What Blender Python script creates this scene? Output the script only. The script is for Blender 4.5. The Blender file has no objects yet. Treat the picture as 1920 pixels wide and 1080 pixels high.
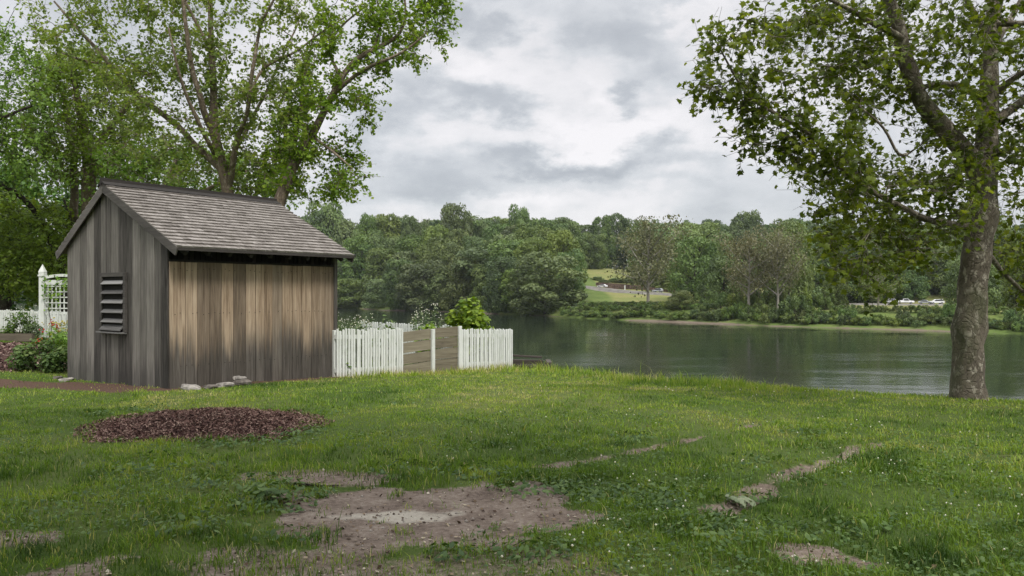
import bpy, math
import numpy as np
from mathutils import Vector
R = math.radians
rng = np.random.default_rng(11)
S = bpy.context.scene
C = S.collection

# ------------------------------------------------------------------ camera
F, CX, HY, EYE = 1450.0, 960.0, 550.0, 1.6
cam_d = bpy.data.cameras.new('camera'); cam = bpy.data.objects.new('camera', cam_d); C.objects.link(cam)
cam.location = (0, 0, EYE); cam.rotation_euler = (R(90), 0, 0)
cam_d.sensor_width = 36; cam_d.lens = F / 1920 * 36
cam_d.shift_y = (HY - 540) / 1920
cam_d.clip_start = 0.1; cam_d.clip_end = 6000
S.camera = cam

def at(px, py, Y):
    return np.array([(px - CX) / F * Y, Y, EYE - (py - HY) / F * Y])

# ------------------------------------------------------------------ noise helpers
_lat = {}
def vnoise(x, y, seed, scale):
    if seed not in _lat: _lat[seed] = np.random.default_rng(1000 + seed).random((256, 256))
    L = _lat[seed]
    x = np.asarray(x, float) * scale + 37.3; y = np.asarray(y, float) * scale + 91.7
    xi = np.floor(x).astype(int); yi = np.floor(y).astype(int)
    fx = x - xi; fy = y - yi
    fx = fx * fx * (3 - 2 * fx); fy = fy * fy * (3 - 2 * fy)
    a = L[xi % 256, yi % 256]; b = L[(xi + 1) % 256, yi % 256]
    c = L[xi % 256, (yi + 1) % 256]; d = L[(xi + 1) % 256, (yi + 1) % 256]
    return (a * (1 - fx) + b * fx) * (1 - fy) + (c * (1 - fx) + d * fx) * fy
def fbm(x, y, seed, scale, octv=4):
    s = 0; a = 0.5; t = 0
    for k in range(octv):
        s = s + a * vnoise(x, y, seed + k * 17, scale); t += a
        a *= 0.5; scale *= 2.03
    return s / t
def sstep(a, b, x):
    t = np.clip((np.asarray(x, float) - a) / (b - a), 0, 1)
    return t * t * (3 - 2 * t)

# ------------------------------------------------------------------ object helpers
def link(o, parent=None):
    C.objects.link(o)
    if parent is not None: o.parent = parent
    return o
def tag(o, label=None, cat=None, group=None, kind=None):
    if label: o['label'] = label
    if cat: o['category'] = cat
    if group: o['group'] = group
    if kind: o['kind'] = kind
    return o
def thing(name, label, cat, loc=(0, 0, 0), rz=0.0, group=None):
    o = bpy.data.objects.new(name, None); o.empty_display_size = 0.2
    link(o); o.location = loc; o.rotation_euler = (0, 0, rz)
    return tag(o, label, cat, group)

def np_mesh(name, V, quads=None, tris=None, attrs=None, smooth=False):
    V = np.asarray(V, np.float32)
    me = bpy.data.meshes.new(name)
    nq = 0 if quads is None else len(quads); nt = 0 if tris is None else len(tris)
    me.vertices.add(len(V)); me.vertices.foreach_set('co', V.ravel())
    li = []
    if nq: li.append(np.asarray(quads, np.int32).ravel())
    if nt: li.append(np.asarray(tris, np.int32).ravel())
    li = np.concatenate(li)
    me.loops.add(len(li)); me.loops.foreach_set('vertex_index', li)
    me.polygons.add(nq + nt)
    st = np.concatenate([np.arange(nq) * 4, nq * 4 + np.arange(nt) * 3]).astype(np.int32)
    me.polygons.foreach_set('loop_start', st)
    if smooth: me.polygons.foreach_set('use_smooth', np.ones(nq + nt, bool))
    if attrs:
        for k, v in attrs.items():
            a = me.attributes.new(k, 'FLOAT', 'POINT')
            a.data.foreach_set('value', np.asarray(v, np.float32))
    me.update(calc_edges=True); me.validate()
    return me
def np_obj(name, mat, parent=None, **kw):
    me = np_mesh(name, **kw)
    if mat: me.materials.append(mat)
    return link(bpy.data.objects.new(name, me), parent)

class MB:
    """collects boxes, bars and tubes into one mesh with a per-piece random attribute"""
    def __init__(s): s.V = []; s.F = []; s.A = []; s.n = 0
    def add(s, V, Fs, r=None):
        r = rng.random() if r is None else r
        s.V += [tuple(map(float, v)) for v in V]; s.F += [tuple(i + s.n for i in f) for f in Fs]
        s.A += [r] * len(V); s.n += len(V)
    BOXF = [(0, 3, 2, 1), (4, 5, 6, 7), (0, 1, 5, 4), (1, 2, 6, 5), (2, 3, 7, 6), (3, 0, 4, 7)]
    def box(s, x0, x1, y0, y1, z0, z1, r=None):
        s.add([(x0, y0, z0), (x1, y0, z0), (x1, y1, z0), (x0, y1, z0), (x0, y0, z1), (x1, y0, z1), (x1, y1, z1), (x0, y1, z1)], s.BOXF, r)
    def hexa(s, P, r=None): s.add(P, s.BOXF, r)
    def bar(s, a, b, w, h, up=(0, 0, 1), r=None):
        a = Vector(a); b = Vector(b); d = (b - a).normalized(); u = Vector(up)
        sd = d.cross(u).normalized(); u = sd.cross(d).normalized()
        P = []
        for p in (a, b):
            P.append([p - sd * w / 2 - u * h / 2, p + sd * w / 2 - u * h / 2, p + sd * w / 2 + u * h / 2, p - sd * w / 2 + u * h / 2])
        s.add(P[0] + P[1], [(0, 3, 2, 1), (4, 5, 6, 7), (0, 1, 5, 4), (1, 2, 6, 5), (2, 3, 7, 6), (3, 0, 4, 7)], r)
    def tube(s, pts, rad, n=8, r=None):
        V, Q, T = tube(pts, rad, n)
        s.add(V, [tuple(q) for q in Q] + [tuple(t) for t in T], r)
    def poly(s, P, thick, axis, r=None):
        """polygon P (3-D points), extruded along axis vector by thick"""
        n = len(P); ax = Vector(axis) * thick
        V = [Vector(p) for p in P] + [Vector(p) + ax for p in P]
        Fs = [tuple(range(n - 1, -1, -1)), tuple(range(n, 2 * n))] + [(i, (i + 1) % n, n + (i + 1) % n, n + i) for i in range(n)]
        s.add(V, Fs, r)
    def build(s, name, mat, parent=None, smooth=False, bevel=0):
        me = bpy.data.meshes.new(name); me.from_pydata(s.V, [], s.F)
        a = me.attributes.new('rnd', 'FLOAT', 'POINT'); a.data.foreach_set('value', np.array(s.A, np.float32))
        if mat: me.materials.append(mat)
        if smooth: me.polygons.foreach_set('use_smooth', np.ones(len(me.polygons), bool))
        me.update(); o = link(bpy.data.objects.new(name, me), parent)
        if bevel:
            m = o.modifiers.new('bevel', 'BEVEL'); m.width = bevel; m.segments = 2; m.limit_method = 'ANGLE'
        return o

def tube(pts, rad, n=8, wob=0.0, seed=0, cap=True):
    P = np.asarray(pts, float); m = len(P); rad = np.broadcast_to(np.asarray(rad, float), (m,))
    T = np.gradient(P, axis=0); T /= np.linalg.norm(T, axis=1)[:, None] + 1e-9
    ref = np.array([0.31, 0.17, 0.93]) if abs(T[0][2]) < 0.8 else np.array([1.0, 0.1, 0.05])
    V = []
    ang = np.arange(n) / n * 2 * math.pi
    for i in range(m):
        a = ref - T[i] * ref.dot(T[i]); a /= np.linalg.norm(a); ref = a
        b = np.cross(T[i], a)
        rr = rad[i] * np.ones(n)
        if wob:
            rr = rr * (1 + wob * (vnoise(np.cos(ang) * 1.2 + seed, np.sin(ang) * 1.2 + P[i][2] * 1.7 + i * .12, 3, 1.3) - .5) * 2)
        V.append(P[i] + (a[None] * np.cos(ang)[:, None] + b[None] * np.sin(ang)[:, None]) * rr[:, None])
    V = np.concatenate(V)
    i = np.arange(m - 1)[:, None] * n; j = np.arange(n)[None]; j2 = (j + 1) % n
    Q = np.stack([i + j, i + j2, i + n + j2, i + n + j], -1).reshape(-1, 4)
    if cap:
        V = np.vstack([V, P[-1:]]); c = len(V) - 1; k = np.arange(n)
        T3 = np.stack([(m - 1) * n + k, (m - 1) * n + (k + 1) % n, np.full(n, c)], -1)
    else: T3 = np.zeros((0, 3), int)
    return V, Q, T3

class NB:
    """numpy collector for big meshes"""
    def __init__(s): s.V = []; s.Q = []; s.T = []; s.A = []; s.n = 0
    def add(s, V, Q=None, T=None, a=0.5):
        if Q is not None and len(Q): s.Q.append(np.asarray(Q) + s.n)
        if T is not None and len(T): s.T.append(np.asarray(T) + s.n)
        s.V.append(V); s.A.append(np.broadcast_to(np.asarray(a, float), (len(V),))); s.n += len(V)
    def mesh(s, name, mat, smooth=False):
        me = np_mesh(name, np.concatenate(s.V), np.concatenate(s.Q) if s.Q else None, np.concatenate(s.T) if s.T else None,
                     {'rnd': np.concatenate(s.A)}, smooth)
        me.materials.append(mat); return me
    def build(s, name, mat, parent=None, smooth=False):
        return link(bpy.data.objects.new(name, s.mesh(name, mat, smooth)), parent)

def unit(v): return v / (np.linalg.norm(v, axis=-1, keepdims=True) + 1e-9)

# leaf outlines: (x along the leaf, y across); fan triangles round a mid-rib point
def fan(outline, mid=(0.4, 0.0)):
    V = np.array([mid] + outline, float); n = len(outline)
    T = np.array([(0, 1 + i, 1 + (i + 1) % n) for i in range(n)])
    return V, T
half = [(0.12, .20), (0.10, .46), (.34, .30), (.50, .56), (.64, .22)]
LEAF_LOBED = fan([(0, 0)] + [(x, -y) for x, y in half] + [(1, 0)] + [(x, y) for x, y in half[::-1]])
LEAF_OVAL = fan([(0, 0), (.3, -.26), (.62, -.24), (1, 0), (.62, .24), (.3, .26)])
LEAF_DIAM = (np.array([(0, 0), (.4, -.36), (1, 0), (.45, .40)], float), np.array([(0, 1, 2), (0, 2, 3)]))
LEAF_HEART = fan([(.08, 0), (0, -.22), (.2, -.42), (.5, -.36), (1, 0), (.5, .36), (.2, .42), (0, .22)])

def leaves(nb, P, N, size, tpl, tone, fold=0.25, droop=0.0, g=None):
    g = g or rng
    n = len(P); tv, tt = tpl; k = len(tv)
    N = unit(N)
    d = g.normal(size=(n, 3)); d[:, 2] -= droop
    d = unit(d - N * (d * N).sum(1, keepdims=True))
    b = np.cross(N, d)
    x = tv[:, 0][None, :, None]; y = tv[:, 1][None, :, None]
    size = np.broadcast_to(size, (n,))[:, None, None]
    V = P[:, None] + (d[:, None] * (x - .5) + b[:, None] * y + N[:, None] * (-fold * np.abs(y) - .12 * (x - .4) ** 2)) * size
    T = (tt[None] + (np.arange(n) * k)[:, None, None]).reshape(-1, 3)
    nb.add(V.reshape(-1, 3), T=T, a=np.repeat(np.broadcast_to(tone, (n,)), k))

# ------------------------------------------------------------------ materials
def new_mat(name):
    m = bpy.data.materials.new(name); m.use_nodes = True
    nt = m.node_tree; nt.nodes.clear()
    return m, nt
class N:
    def __init__(s, nt): s.nt = nt
    def node(s, t, **kw):
        n = s.nt.nodes.new(t)
        for k, v in kw.items(): setattr(n, k, v)
        return n
    def put(s, sock, v):
        if isinstance(v, bpy.types.NodeSocket): s.nt.links.new(v, sock)
        elif v is not None:
            if sock.type == 'RGBA' and not hasattr(v, '__len__'): v = (v, v, v, 1)
            if hasattr(v, '__len__') and sock.type == 'RGBA' and len(v) == 3: v = (*v, 1)
            sock.default_value = v
    def math(s, op, a, b=None, c=None, clamp=False):
        n = s.node('ShaderNodeMath', operation=op); n.use_clamp = clamp
        s.put(n.inputs[0], a)
        if b is not None: s.put(n.inputs[1], b)
        if c is not None: s.put(n.inputs[2], c)
        return n.outputs[0]
    def mul(s, a, b): return s.math('MULTIPLY', a, b)
    def addf(s, a, b): return s.math('ADD', a, b)
    def rng(s, v, a, b, c=0.0, d=1.0, smooth=True):
        n = s.node('ShaderNodeMapRange'); n.interpolation_type = 'SMOOTHSTEP' if smooth else 'LINEAR'
        for i, q in enumerate((v, a, b, c, d)): s.put(n.inputs[i], q)
        return n.outputs[0]
    def attr(s, name): n = s.node('ShaderNodeAttribute'); n.attribute_name = name; return n.outputs['Fac']
    def obj(s): return s.node('ShaderNodeTexCoord').outputs['Object']
    def pos(s): return s.node('ShaderNodeNewGeometry').outputs['Position']
    def vmul(s, v, k):
        n = s.node('ShaderNodeVectorMath', operation='MULTIPLY'); s.put(n.inputs[0], v); s.put(n.inputs[1], k); return n.outputs[0]
    def vadd(s, v, k):
        n = s.node('ShaderNodeVectorMath', operation='ADD'); s.put(n.inputs[0], v); s.put(n.inputs[1], k); return n.outputs[0]
    def comb(s, x, y, z):
        n = s.node('ShaderNodeCombineXYZ')
        for i, q in enumerate((x, y, z)): s.put(n.inputs[i], q)
        return n.outputs[0]
    def sep(s, v): n = s.node('ShaderNodeSeparateXYZ'); s.put(n.inputs[0], v); return n.outputs
    def noise(s, v, scale, detail=3, rough=0.55, dist=0.0):
        n = s.node('ShaderNodeTexNoise'); s.put(n.inputs['Vector'], v); n.inputs['Scale'].default_value = scale
        n.inputs['Detail'].default_value = detail; n.inputs['Roughness'].default_value = rough; n.inputs['Distortion'].default_value = dist
        return n.outputs['Fac']
    def voro(s, v, scale, feature='F1'):
        n = s.node('ShaderNodeTexVoronoi', feature=feature); s.put(n.inputs['Vector'], v); n.inputs['Scale'].default_value = scale
        return n.outputs
    def ramp(s, f, stops):
        n = s.node('ShaderNodeValToRGB'); s.put(n.inputs[0], f); e = n.color_ramp.elements
        while len(e) < len(stops): e.new(0.5)
        for q, (p, c) in zip(e, stops): q.position = p; q.color = (*c, 1)
        return n.outputs[0]
    def mix(s, f, a, b, mode='MIX'):
        n = s.node('ShaderNodeMix', data_type='RGBA', blend_type=mode)
        s.put(n.inputs[0], f); s.put(n.inputs[6], a); s.put(n.inputs[7], b); return n.outputs[2]
    def bump(s, h, strength=0.3, dist=0.01):
        n = s.node('ShaderNodeBump'); s.put(n.inputs['Height'], h); n.inputs['Strength'].default_value = strength
        n.inputs['Distance'].default_value = dist; return n.outputs[0]
    def bsdf(s, col, rough=0.8, normal=None, spec=0.3, **kw):
        n = s.node('ShaderNodeBsdfPrincipled'); s.put(n.inputs['Base Color'], col); s.put(n.inputs['Roughness'], rough)
        n.inputs['Specular IOR Level'].default_value = spec
        if normal is not None: s.put(n.inputs['Normal'], normal)
        for k, v in kw.items(): s.put(n.inputs[k], v)
        return n.outputs[0]
    def out(s, sh): o = s.node('ShaderNodeOutputMaterial'); s.put(o.inputs[0], sh)

def leaf_mat(name, cols, trans=0.35, hue=0.02, val=0.25, spec=0.25, rough=0.5):
    m, nt = new_mat(name); n = N(nt)
    f = n.attr('rnd')
    col = n.ramp(f, [(i / (len(cols) - 1), c) for i, c in enumerate(cols)])
    oi = n.node('ShaderNodeObjectInfo').outputs['Random']
    hs = n.node('ShaderNodeHueSaturation')
    n.put(hs.inputs['Hue'], n.rng(oi, 0, 1, .5 - hue, .5 + hue, False))
    n.put(hs.inputs['Value'], n.rng(n.math('FRACT', n.mul(oi, 7.31)), 0, 1, 1 - val, 1 + val, False))
    n.put(hs.inputs['Saturation'], n.rng(n.math('FRACT', n.mul(oi, 3.77)), 0, 1, .88, 1.08, False))
    n.put(hs.inputs['Color'], col); col = hs.outputs[0]
    p = n.bsdf(col, rough, spec=spec)
    t = n.node('ShaderNodeBsdfTranslucent'); n.put(t.inputs[0], n.mix(1.0, col, (1.25, 1.2, .6, 1), 'MULTIPLY'))
    mx = n.node('ShaderNodeMixShader'); mx.inputs[0].default_value = trans
    nt.links.new(p, mx.inputs[1]); nt.links.new(t.outputs[0], mx.inputs[2]); n.out(mx.outputs[0])
    return m

def plain_mat(name, col, rough=0.6, var=0.25, scale=6, spec=0.3, metal=0.0, bump=0.15):
    m, nt = new_mat(name); n = N(nt)
    o = n.obj(); r = n.attr('rnd')
    nz = n.noise(o, scale, 5)
    v = n.addf(n.rng(nz, .3, .7, 1 - var, 1 + var * .6), n.mul(n.math('SUBTRACT', r, .5), var * .6))
    c = n.mix(1.0, col, n.comb(v, v, v), 'MULTIPLY')
    n.out(n.bsdf(c, rough, n.bump(n.noise(o, scale * 6, 4), bump, .01), spec, Metallic=metal))
    return m

def wood_mat(name, cols, along='z', stain=None, gscale=26, rough=0.85, rvar=0.45, knots=True):
    """weathered boards: streaks run along the grain, each board with its own tone"""
    m, nt = new_mat(name); n = N(nt)
    o = n.obj(); r = n.attr('rnd')
    off = n.comb(n.mul(r, 31.7), n.mul(r, 17.3), n.mul(r, 53.1))
    k = {'x': (.05, 1, 1), 'y': (1, .05, 1), 'z': (1, 1, .05)}[along]
    v = n.vadd(n.vmul(o, k), off)
    g1 = n.noise(v, gscale, 6, .62, .4); g2 = n.noise(v, gscale * 3.2, 4, .6); g3 = n.noise(n.vadd(n.vmul(o, tuple(.25 + .75 * q for q in k)), off), 2.2, 4, .6)
    f = n.addf(n.addf(n.mul(g1, .55), n.mul(g2, .25)), n.mul(g3, .35))
    f = n.addf(f, n.mul(n.math('SUBTRACT', r, .5), rvar))
    f = n.rng(f, .33, .84, 0, 1, False)
    col = n.ramp(f, [(i / (len(cols) - 1), c) for i, c in enumerate(cols)])
    if knots:
        d = n.voro(n.vadd(n.vmul(o, tuple(.35 + .65 * q for q in k)), off), 1.7)[0]
        col = n.mix(n.rng(d, .085, .05, 0, .7), col, (.025, .02, .016))
    if stain: col = stain(n, o, r, f, col, g1)
    h = n.addf(n.mul(g1, .7), n.mul(g2, .5))
    n.out(n.bsdf(col, rough, n.bump(h, .55, .012), .2))
    return m

M = {}
GREY = [(.028, .025, .022), (.082, .075, .066), (.15, .139, .122), (.255, .237, .21)]
def gable_stain(n, o, r, f, col, g1):
    z = n.sep(o)[2]
    low = n.rng(n.addf(z, n.mul(n.math('SUBTRACT', g1, .5), .9)), .55, .05, 0, .45)
    return n.mix(low, col, (.03, .03, .028))
M['gable_wood'] = wood_mat('gable_wood', GREY, 'z', gable_stain, rvar=.34)
TAN = [(.075, .055, .038), (.25, .182, .122), (.40, .31, .22), (.53, .44, .335)]
def front_stain(n, o, r, f, col, g1):
    z = n.sep(o)[2]; x = n.sep(o)[0]
    big = n.noise(n.vmul(o, (2.4, 2.4, .5)), 1.2, 4)
    streak = n.noise(n.vadd(n.vmul(o, (1, 1, .03)), n.comb(n.mul(r, 9.), 0, 0)), 16, 4)
    w = n.addf(z, n.addf(n.mul(n.math('SUBTRACT', big, .5), 1.0), n.mul(n.math('SUBTRACT', streak, .5), 1.1)))
    low = n.rng(w, 1.15, .36, 0, .97)
    grey = n.ramp(f, [(0, (.018, .016, .014)), (.5, (.07, .063, .055)), (1, (.17, .155, .135))])
    col = n.mix(low, col, grey)
    # brown run-off streaks from under the eave
    run = n.mul(n.rng(streak, .54, .66), n.rng(z, .6, 2.0, 0, .72))
    col = n.mix(run, col, (.075, .043, .024))
    dk = n.mul(n.rng(n.math('FRACT', n.mul(r, 13.7)), .74, .80), .5)    # some boards went grey all over
    col = n.mix(dk, col, n.mix(.5, grey, (.085, .07, .055)))
    rt = n.rng(x, 2.9, 3.6, 0, .4)
    return n.mix(rt, col, grey)
M['front_wood'] = wood_mat('front_wood', TAN, 'z', front_stain, rvar=.17)
M['dark_wood'] = wood_mat('dark_wood', [(.012, .011, .01), (.028, .025, .022), (.05, .045, .04)], 'x')
M['recess_shade_wood'] = wood_mat('recess_shade_wood', [(.010, .009, .008), (.022, .019, .016), (.04, .034, .028)], 'z', knots=False)  # near-black so the shade inside the recesses is part of the colour
M['barge_wood'] = wood_mat('barge_wood', [(.04, .037, .034), (.085, .078, .07), (.15, .138, .125)], 'y')
M['shingle'] = wood_mat('shingle', [(.075, .065, .057), (.15, .135, .12), (.24, .22, .20), (.34, .315, .29)], 'y', gscale=20, rvar=.16, knots=False)
M['slat_wood'] = wood_mat('slat_wood', [(.065, .063, .06), (.15, .146, .14), (.235, .23, .222)], 'y', knots=False)
M['board_wood'] = wood_mat('board_wood', [(.06, .052, .037), (.15, .13, .092), (.225, .20, .142), (.30, .27, .20)], 'x', rvar=.2)
M['timber_wood'] = wood_mat('timber_wood', [(.02, .017, .014), (.055, .046, .038), (.1, .087, .074)], 'x')
M['bed_wood'] = wood_mat('bed_wood', [(.05, .04, .03), (.12, .10, .075), (.18, .15, .115)], 'x')

def white_paint():
    m, nt = new_mat('white_paint'); n = N(nt); o = n.obj(); r = n.attr('rnd')
    z = n.sep(o)[2]
    nz = n.noise(n.vmul(o, (1, 1, .25)), 14, 5)
    c = n.mix(n.rng(nz, .35, .72, 0, .55), (.66, .68, .65), (.46, .48, .42))
    c = n.mix(n.rng(n.noise(o, 4.5, 4), .52, .72, 0, .35), c, (.40, .45, .34))
    c = n.mix(n.mul(n.math('SUBTRACT', r, .2, clamp=True), .25), c, (.6, .62, .58))
    low = n.rng(n.addf(z, n.mul(nz, .22)), .30, .06, 0, .6)
    c = n.mix(low, c, (.42, .36, .27))
    c = n.mix(n.rng(n.noise(o, 38, 3), .66, .72, 0, .5), c, (.33, .31, .27))
    n.out(n.bsdf(c, .55, n.bump(nz, .2, .004), .3)); return m
M['white_paint'] = white_paint()

def bark_mat(name, base, pale, dark, scale=1.0, moss=(.05, .065, .025)):
    m, nt = new_mat(name); n = N(nt); o = n.obj()
    v = n.vmul(o, (scale, scale, scale * .55))
    warp = n.noise(v, 5, 4)
    vv = n.vadd(v, n.comb(n.mul(warp, .25), n.mul(warp, -.2), 0))
    big = n.noise(vv, 3.2, 5, .6); fine = n.noise(vv, 26, 5, .65); plates = n.voro(vv, 17, 'DISTANCE_TO_EDGE')[0]
    fl = n.noise(n.vadd(vv, (9, 4, 2)), 11, 4, .6)
    c = n.mix(n.rng(big, .35, .65), base, tuple(.62 * q for q in base))
    c = n.mix(n.rng(fl, .53, .63, 0, .85), c, pale)
    c = n.mix(n.rng(plates, .05, .0, 0, .45), c, dark)
    c = n.mix(n.rng(fine, .58, .75, 0, .6), c, dark)
    c = n.mix(n.rng(n.noise(n.vadd(v, (3, 7, 1)), 2.0, 4), .5, .7, 0, .55), c, moss)
    h = n.addf(n.mul(fine, .6), n.addf(n.rng(plates, 0, .1, 0, .7), n.mul(fl, .8)))
    n.out(n.bsdf(c, .9, n.bump(h, .7, .03), .15)); return m
M['sycamore_bark'] = bark_mat('sycamore_bark', (.175, .15, .115), (.36, .33, .265), (.065, .053, .04))
M['tan_bark'] = bark_mat('tan_bark', (.21, .165, .12), (.34, .29, .22), (.09, .07, .052), .8)
M['dark_bark'] = bark_mat('dark_bark', (.055, .045, .035), (.09, .08, .065), (.02, .017, .014))
M['pale_bark'] = bark_mat('pale_bark', (.40, .37, .31), (.55, .52, .46), (.18, .16, .13), .1, (.2, .19, .14))

M['leaf_right'] = leaf_mat('leaf_right', [(.030, .045, .009), (.068, .098, .015), (.125, .165, .024), (.225, .26, .040)], .46, .005, .05)
M['leaf_syc'] = leaf_mat('leaf_syc', [(.062, .115, .016), (.125, .215, .026), (.20, .305, .040), (.31, .39, .07)], .5, .008, .08)
M['leaf_olive'] = leaf_mat('leaf_olive', [(.075, .125, .024), (.13, .21, .038), (.19, .285, .055), (.26, .35, .08)], .48, .01, .08)
M['leaf_lime'] = leaf_mat('leaf_lime', [(.06, .13, .012), (.12, .225, .022), (.19, .32, .034), (.27, .40, .055)], .42, .01, .08)
M['leaf_dark'] = leaf_mat('leaf_dark', [(.032, .066, .014), (.062, .125, .024), (.105, .20, .036), (.16, .265, .055)], .3, .01, .1)
M['far_dark'] = leaf_mat('far_dark', [(.038, .066, .022), (.078, .124, .038), (.122, .178, .056), (.172, .232, .076)], .22, .018, .28)
M['far_mid'] = leaf_mat('far_mid', [(.052, .085, .022), (.092, .140, .035), (.138, .192, .048), (.19, .245, .064)], .25, .02, .22)
M['far_olive'] = leaf_mat('far_olive', [(.085, .09, .045), (.13, .135, .066), (.175, .175, .09), (.23, .22, .125)], .25, .015, .15)
M['far_light'] = leaf_mat('far_light', [(.06, .10, .022), (.10, .155, .035), (.145, .205, .05), (.18, .24, .065)], .28, .02, .18)
M['bush_bright'] = leaf_mat('bush_bright', [(.035, .075, .006), (.10, .175, .01), (.19, .275, .018), (.30, .38, .05)], .4, .0, .0)
M['bush_leaf'] = leaf_mat('bush_leaf', [(.03, .065, .012), (.06, .12, .02), (.10, .175, .03), (.17, .24, .05)], .35, .0, .0)
M['sage_leaf'] = leaf_mat('sage_leaf', [(.07, .11, .05), (.12, .17, .08), (.18, .23, .12), (.26, .30, .18)], .3, .0, .0)
M['weed_leaf'] = leaf_mat('weed_leaf', [(.022, .055, .012), (.045, .095, .02), (.08, .145, .03), (.13, .2, .05)], .3, .0, .0)
M['petal_white'] = leaf_mat('petal_white', [(.5, .52, .42), (.7, .7, .62), (.8, .8, .74)], .3, .0, .0)
M['petal_red'] = leaf_mat('petal_red', [(.35, .02, .03), (.5, .04, .04), (.55, .12, .05)], .3, .0, .0)
M['petal_yellow'] = leaf_mat('petal_yellow', [(.35, .28, .05), (.5, .42, .1), (.55, .5, .2)], .3, .0, .0)
M['chip'] = leaf_mat('chip', [(.05, .027, .022), (.12, .066, .055), (.20, .125, .10), (.33, .24, .19)], .0, .0, .0, .15, .9)
M['litter'] = leaf_mat('litter', [(.06, .035, .024), (.22, .16, .10), (.36, .30, .21), (.5, .45, .35)], .1, .0, .0, .15, .9)
M['stone'] = plain_mat('stone', (.27, .25, .225), .9, .45, 9, .2, 0, .5)
M['dark_stone'] = plain_mat('dark_stone', (.13, .115, .10), .9, .45, 9, .2, 0, .5)

def grass_mat():
    m, nt = new_mat('grass_blade'); n = N(nt); f = n.attr('rnd')
    c = n.ramp(f, [(0, (.030, .072, .010)), (.28, (.088, .162, .016)), (.52, (.164, .270, .026)), (.76, (.275, .345, .044)), (1, (.46, .41, .20))])
    p = n.bsdf(c, .5, spec=.22); t = n.node('ShaderNodeBsdfTranslucent'); n.put(t.inputs[0], n.mix(1.0, c, (1.2, 1.15, .6, 1), 'MULTIPLY'))
    mx = n.node('ShaderNodeMixShader'); mx.inputs[0].default_value = .35
    nt.links.new(p, mx.inputs[1]); nt.links.new(t.outputs[0], mx.inputs[2]); n.out(mx.outputs[0]); return m
M['grass'] = grass_mat()

# ------------------------------------------------------------------ near ground
def edge_dist(X, Y): return (19.75 - X - Y) / 1.414 + (fbm(X, Y, 5, .55, 3) - .5) * .8
def poly_dist(X, Y, pts):
    d = np.full(np.shape(X), 1e9); s = np.zeros(np.shape(X)); L = len(pts) - 1
    for i in range(L):
        a = np.array(pts[i]); b = np.array(pts[i + 1]); ab = b - a
        t = np.clip(((X - a[0]) * ab[0] + (Y - a[1]) * ab[1]) / ab.dot(ab), 0, 1)
        q = np.hypot(X - a[0] - t * ab[0], Y - a[1] - t * ab[1])
        m = q < d; d = np.where(m, q, d); s = np.where(m, (i + t) / L, s)
    return d, s
def ell(X, Y, cx, cy, rx, ry, soft=.12, namp=.5, seed=21, sc=2.0):
    d = np.hypot((X - cx) / rx, (Y - cy) / ry) + (fbm(X, Y, seed, sc, 4) - .5) * 2 * namp
    return sstep(1 + soft, 1 - soft, d)
RUT1 = [(.25, 7.25), (.9, 7.65), (1.7, 8.35), (2.4, 8.95), (3.05, 9.55)]
RUT2 = [(1.55, 5.75), (2.04, 6.4), (2.4, 6.95), (2.8, 7.3), (3.35, 7.75), (3.97, 8.4)]
def rut(X, Y):
    n = (fbm(X, Y, 8, 2.6, 3) - .5)
    d1, s1 = poly_dist(X, Y, RUT1); d2, s2 = poly_dist(X, Y, RUT2)
    w1 = .105 * (1 - .4 * s1); w2 = .14 - .03 * s2
    a = sstep(w1 * 1.4, w1 * .6, d1 + n * .22); b = sstep(w2 * 1.4, w2 * .6, d2 + n * .30)
    return np.maximum(a, b) * (.42 + .55 * sstep(.36, .62, fbm(X, Y, 9, 3.4, 2)))
def mulch_strip(X, Y):
    # bark mulch along the foot of the gable wall and the bed to its left
    d, _ = poly_dist(X, Y, [(-13.5, 14.4), (-9.6, 14.15), (-7.6, 13.7), (-6.4, 13.15)])
    n = (fbm(X, Y, 31, 1.7, 3) - .5)
    a = sstep(.75, .45, d + n * .5) * sstep(-5.7, -6.6, X)
    d2, _ = poly_dist(X, Y, [(-5.9, 12.95), (-3.5, 15.9)])
    return np.maximum(a, sstep(.34, .16, d2 + n * .3) * .9)
def dirt(X, Y):
    d = ell(X, Y, -.72, 5.80, 1.22, .86, .16, .62, 21, 2.3)
    d = np.maximum(d, ell(X, Y, .25, 5.62, .5, .36, .15, .5, 22, 2.4))
    d = np.maximum(d, ell(X, Y, -1.7, 6.75, .6, .3, .3, .6, 24, 2.2) * .65)
    d = np.maximum(d, ell(X, Y, 1.82, 4.72, .34, .30, .2, .7, 25, 3.2) * .95)
    d = np.maximum(d, ell(X, Y, -1.15, 4.45, .75, .45, .25, .9, 26, 2.2) * .62)
    d = np.maximum(d, ell(X, Y, -.1, 4.40, .8, .4, .25, .9, 27, 2.2) * .5)
    d = np.maximum(d, rut(X, Y))
    thin = sstep(.56, .70, fbm(X, Y, 41, 1.3, 4)) * sstep(7.2, 5.0, Y) * sstep(1.2, -.6, X) * .62
    d = np.maximum(d, thin)
    return d
def sand(X, Y): return .95 * ell(X, Y, -.80, 5.72, .40, .16, .5, .9, 29, 4.0) + .40 * ell(X, Y, -.30, 5.56, .40, .10, .4, .6, 30, 3.0)
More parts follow.
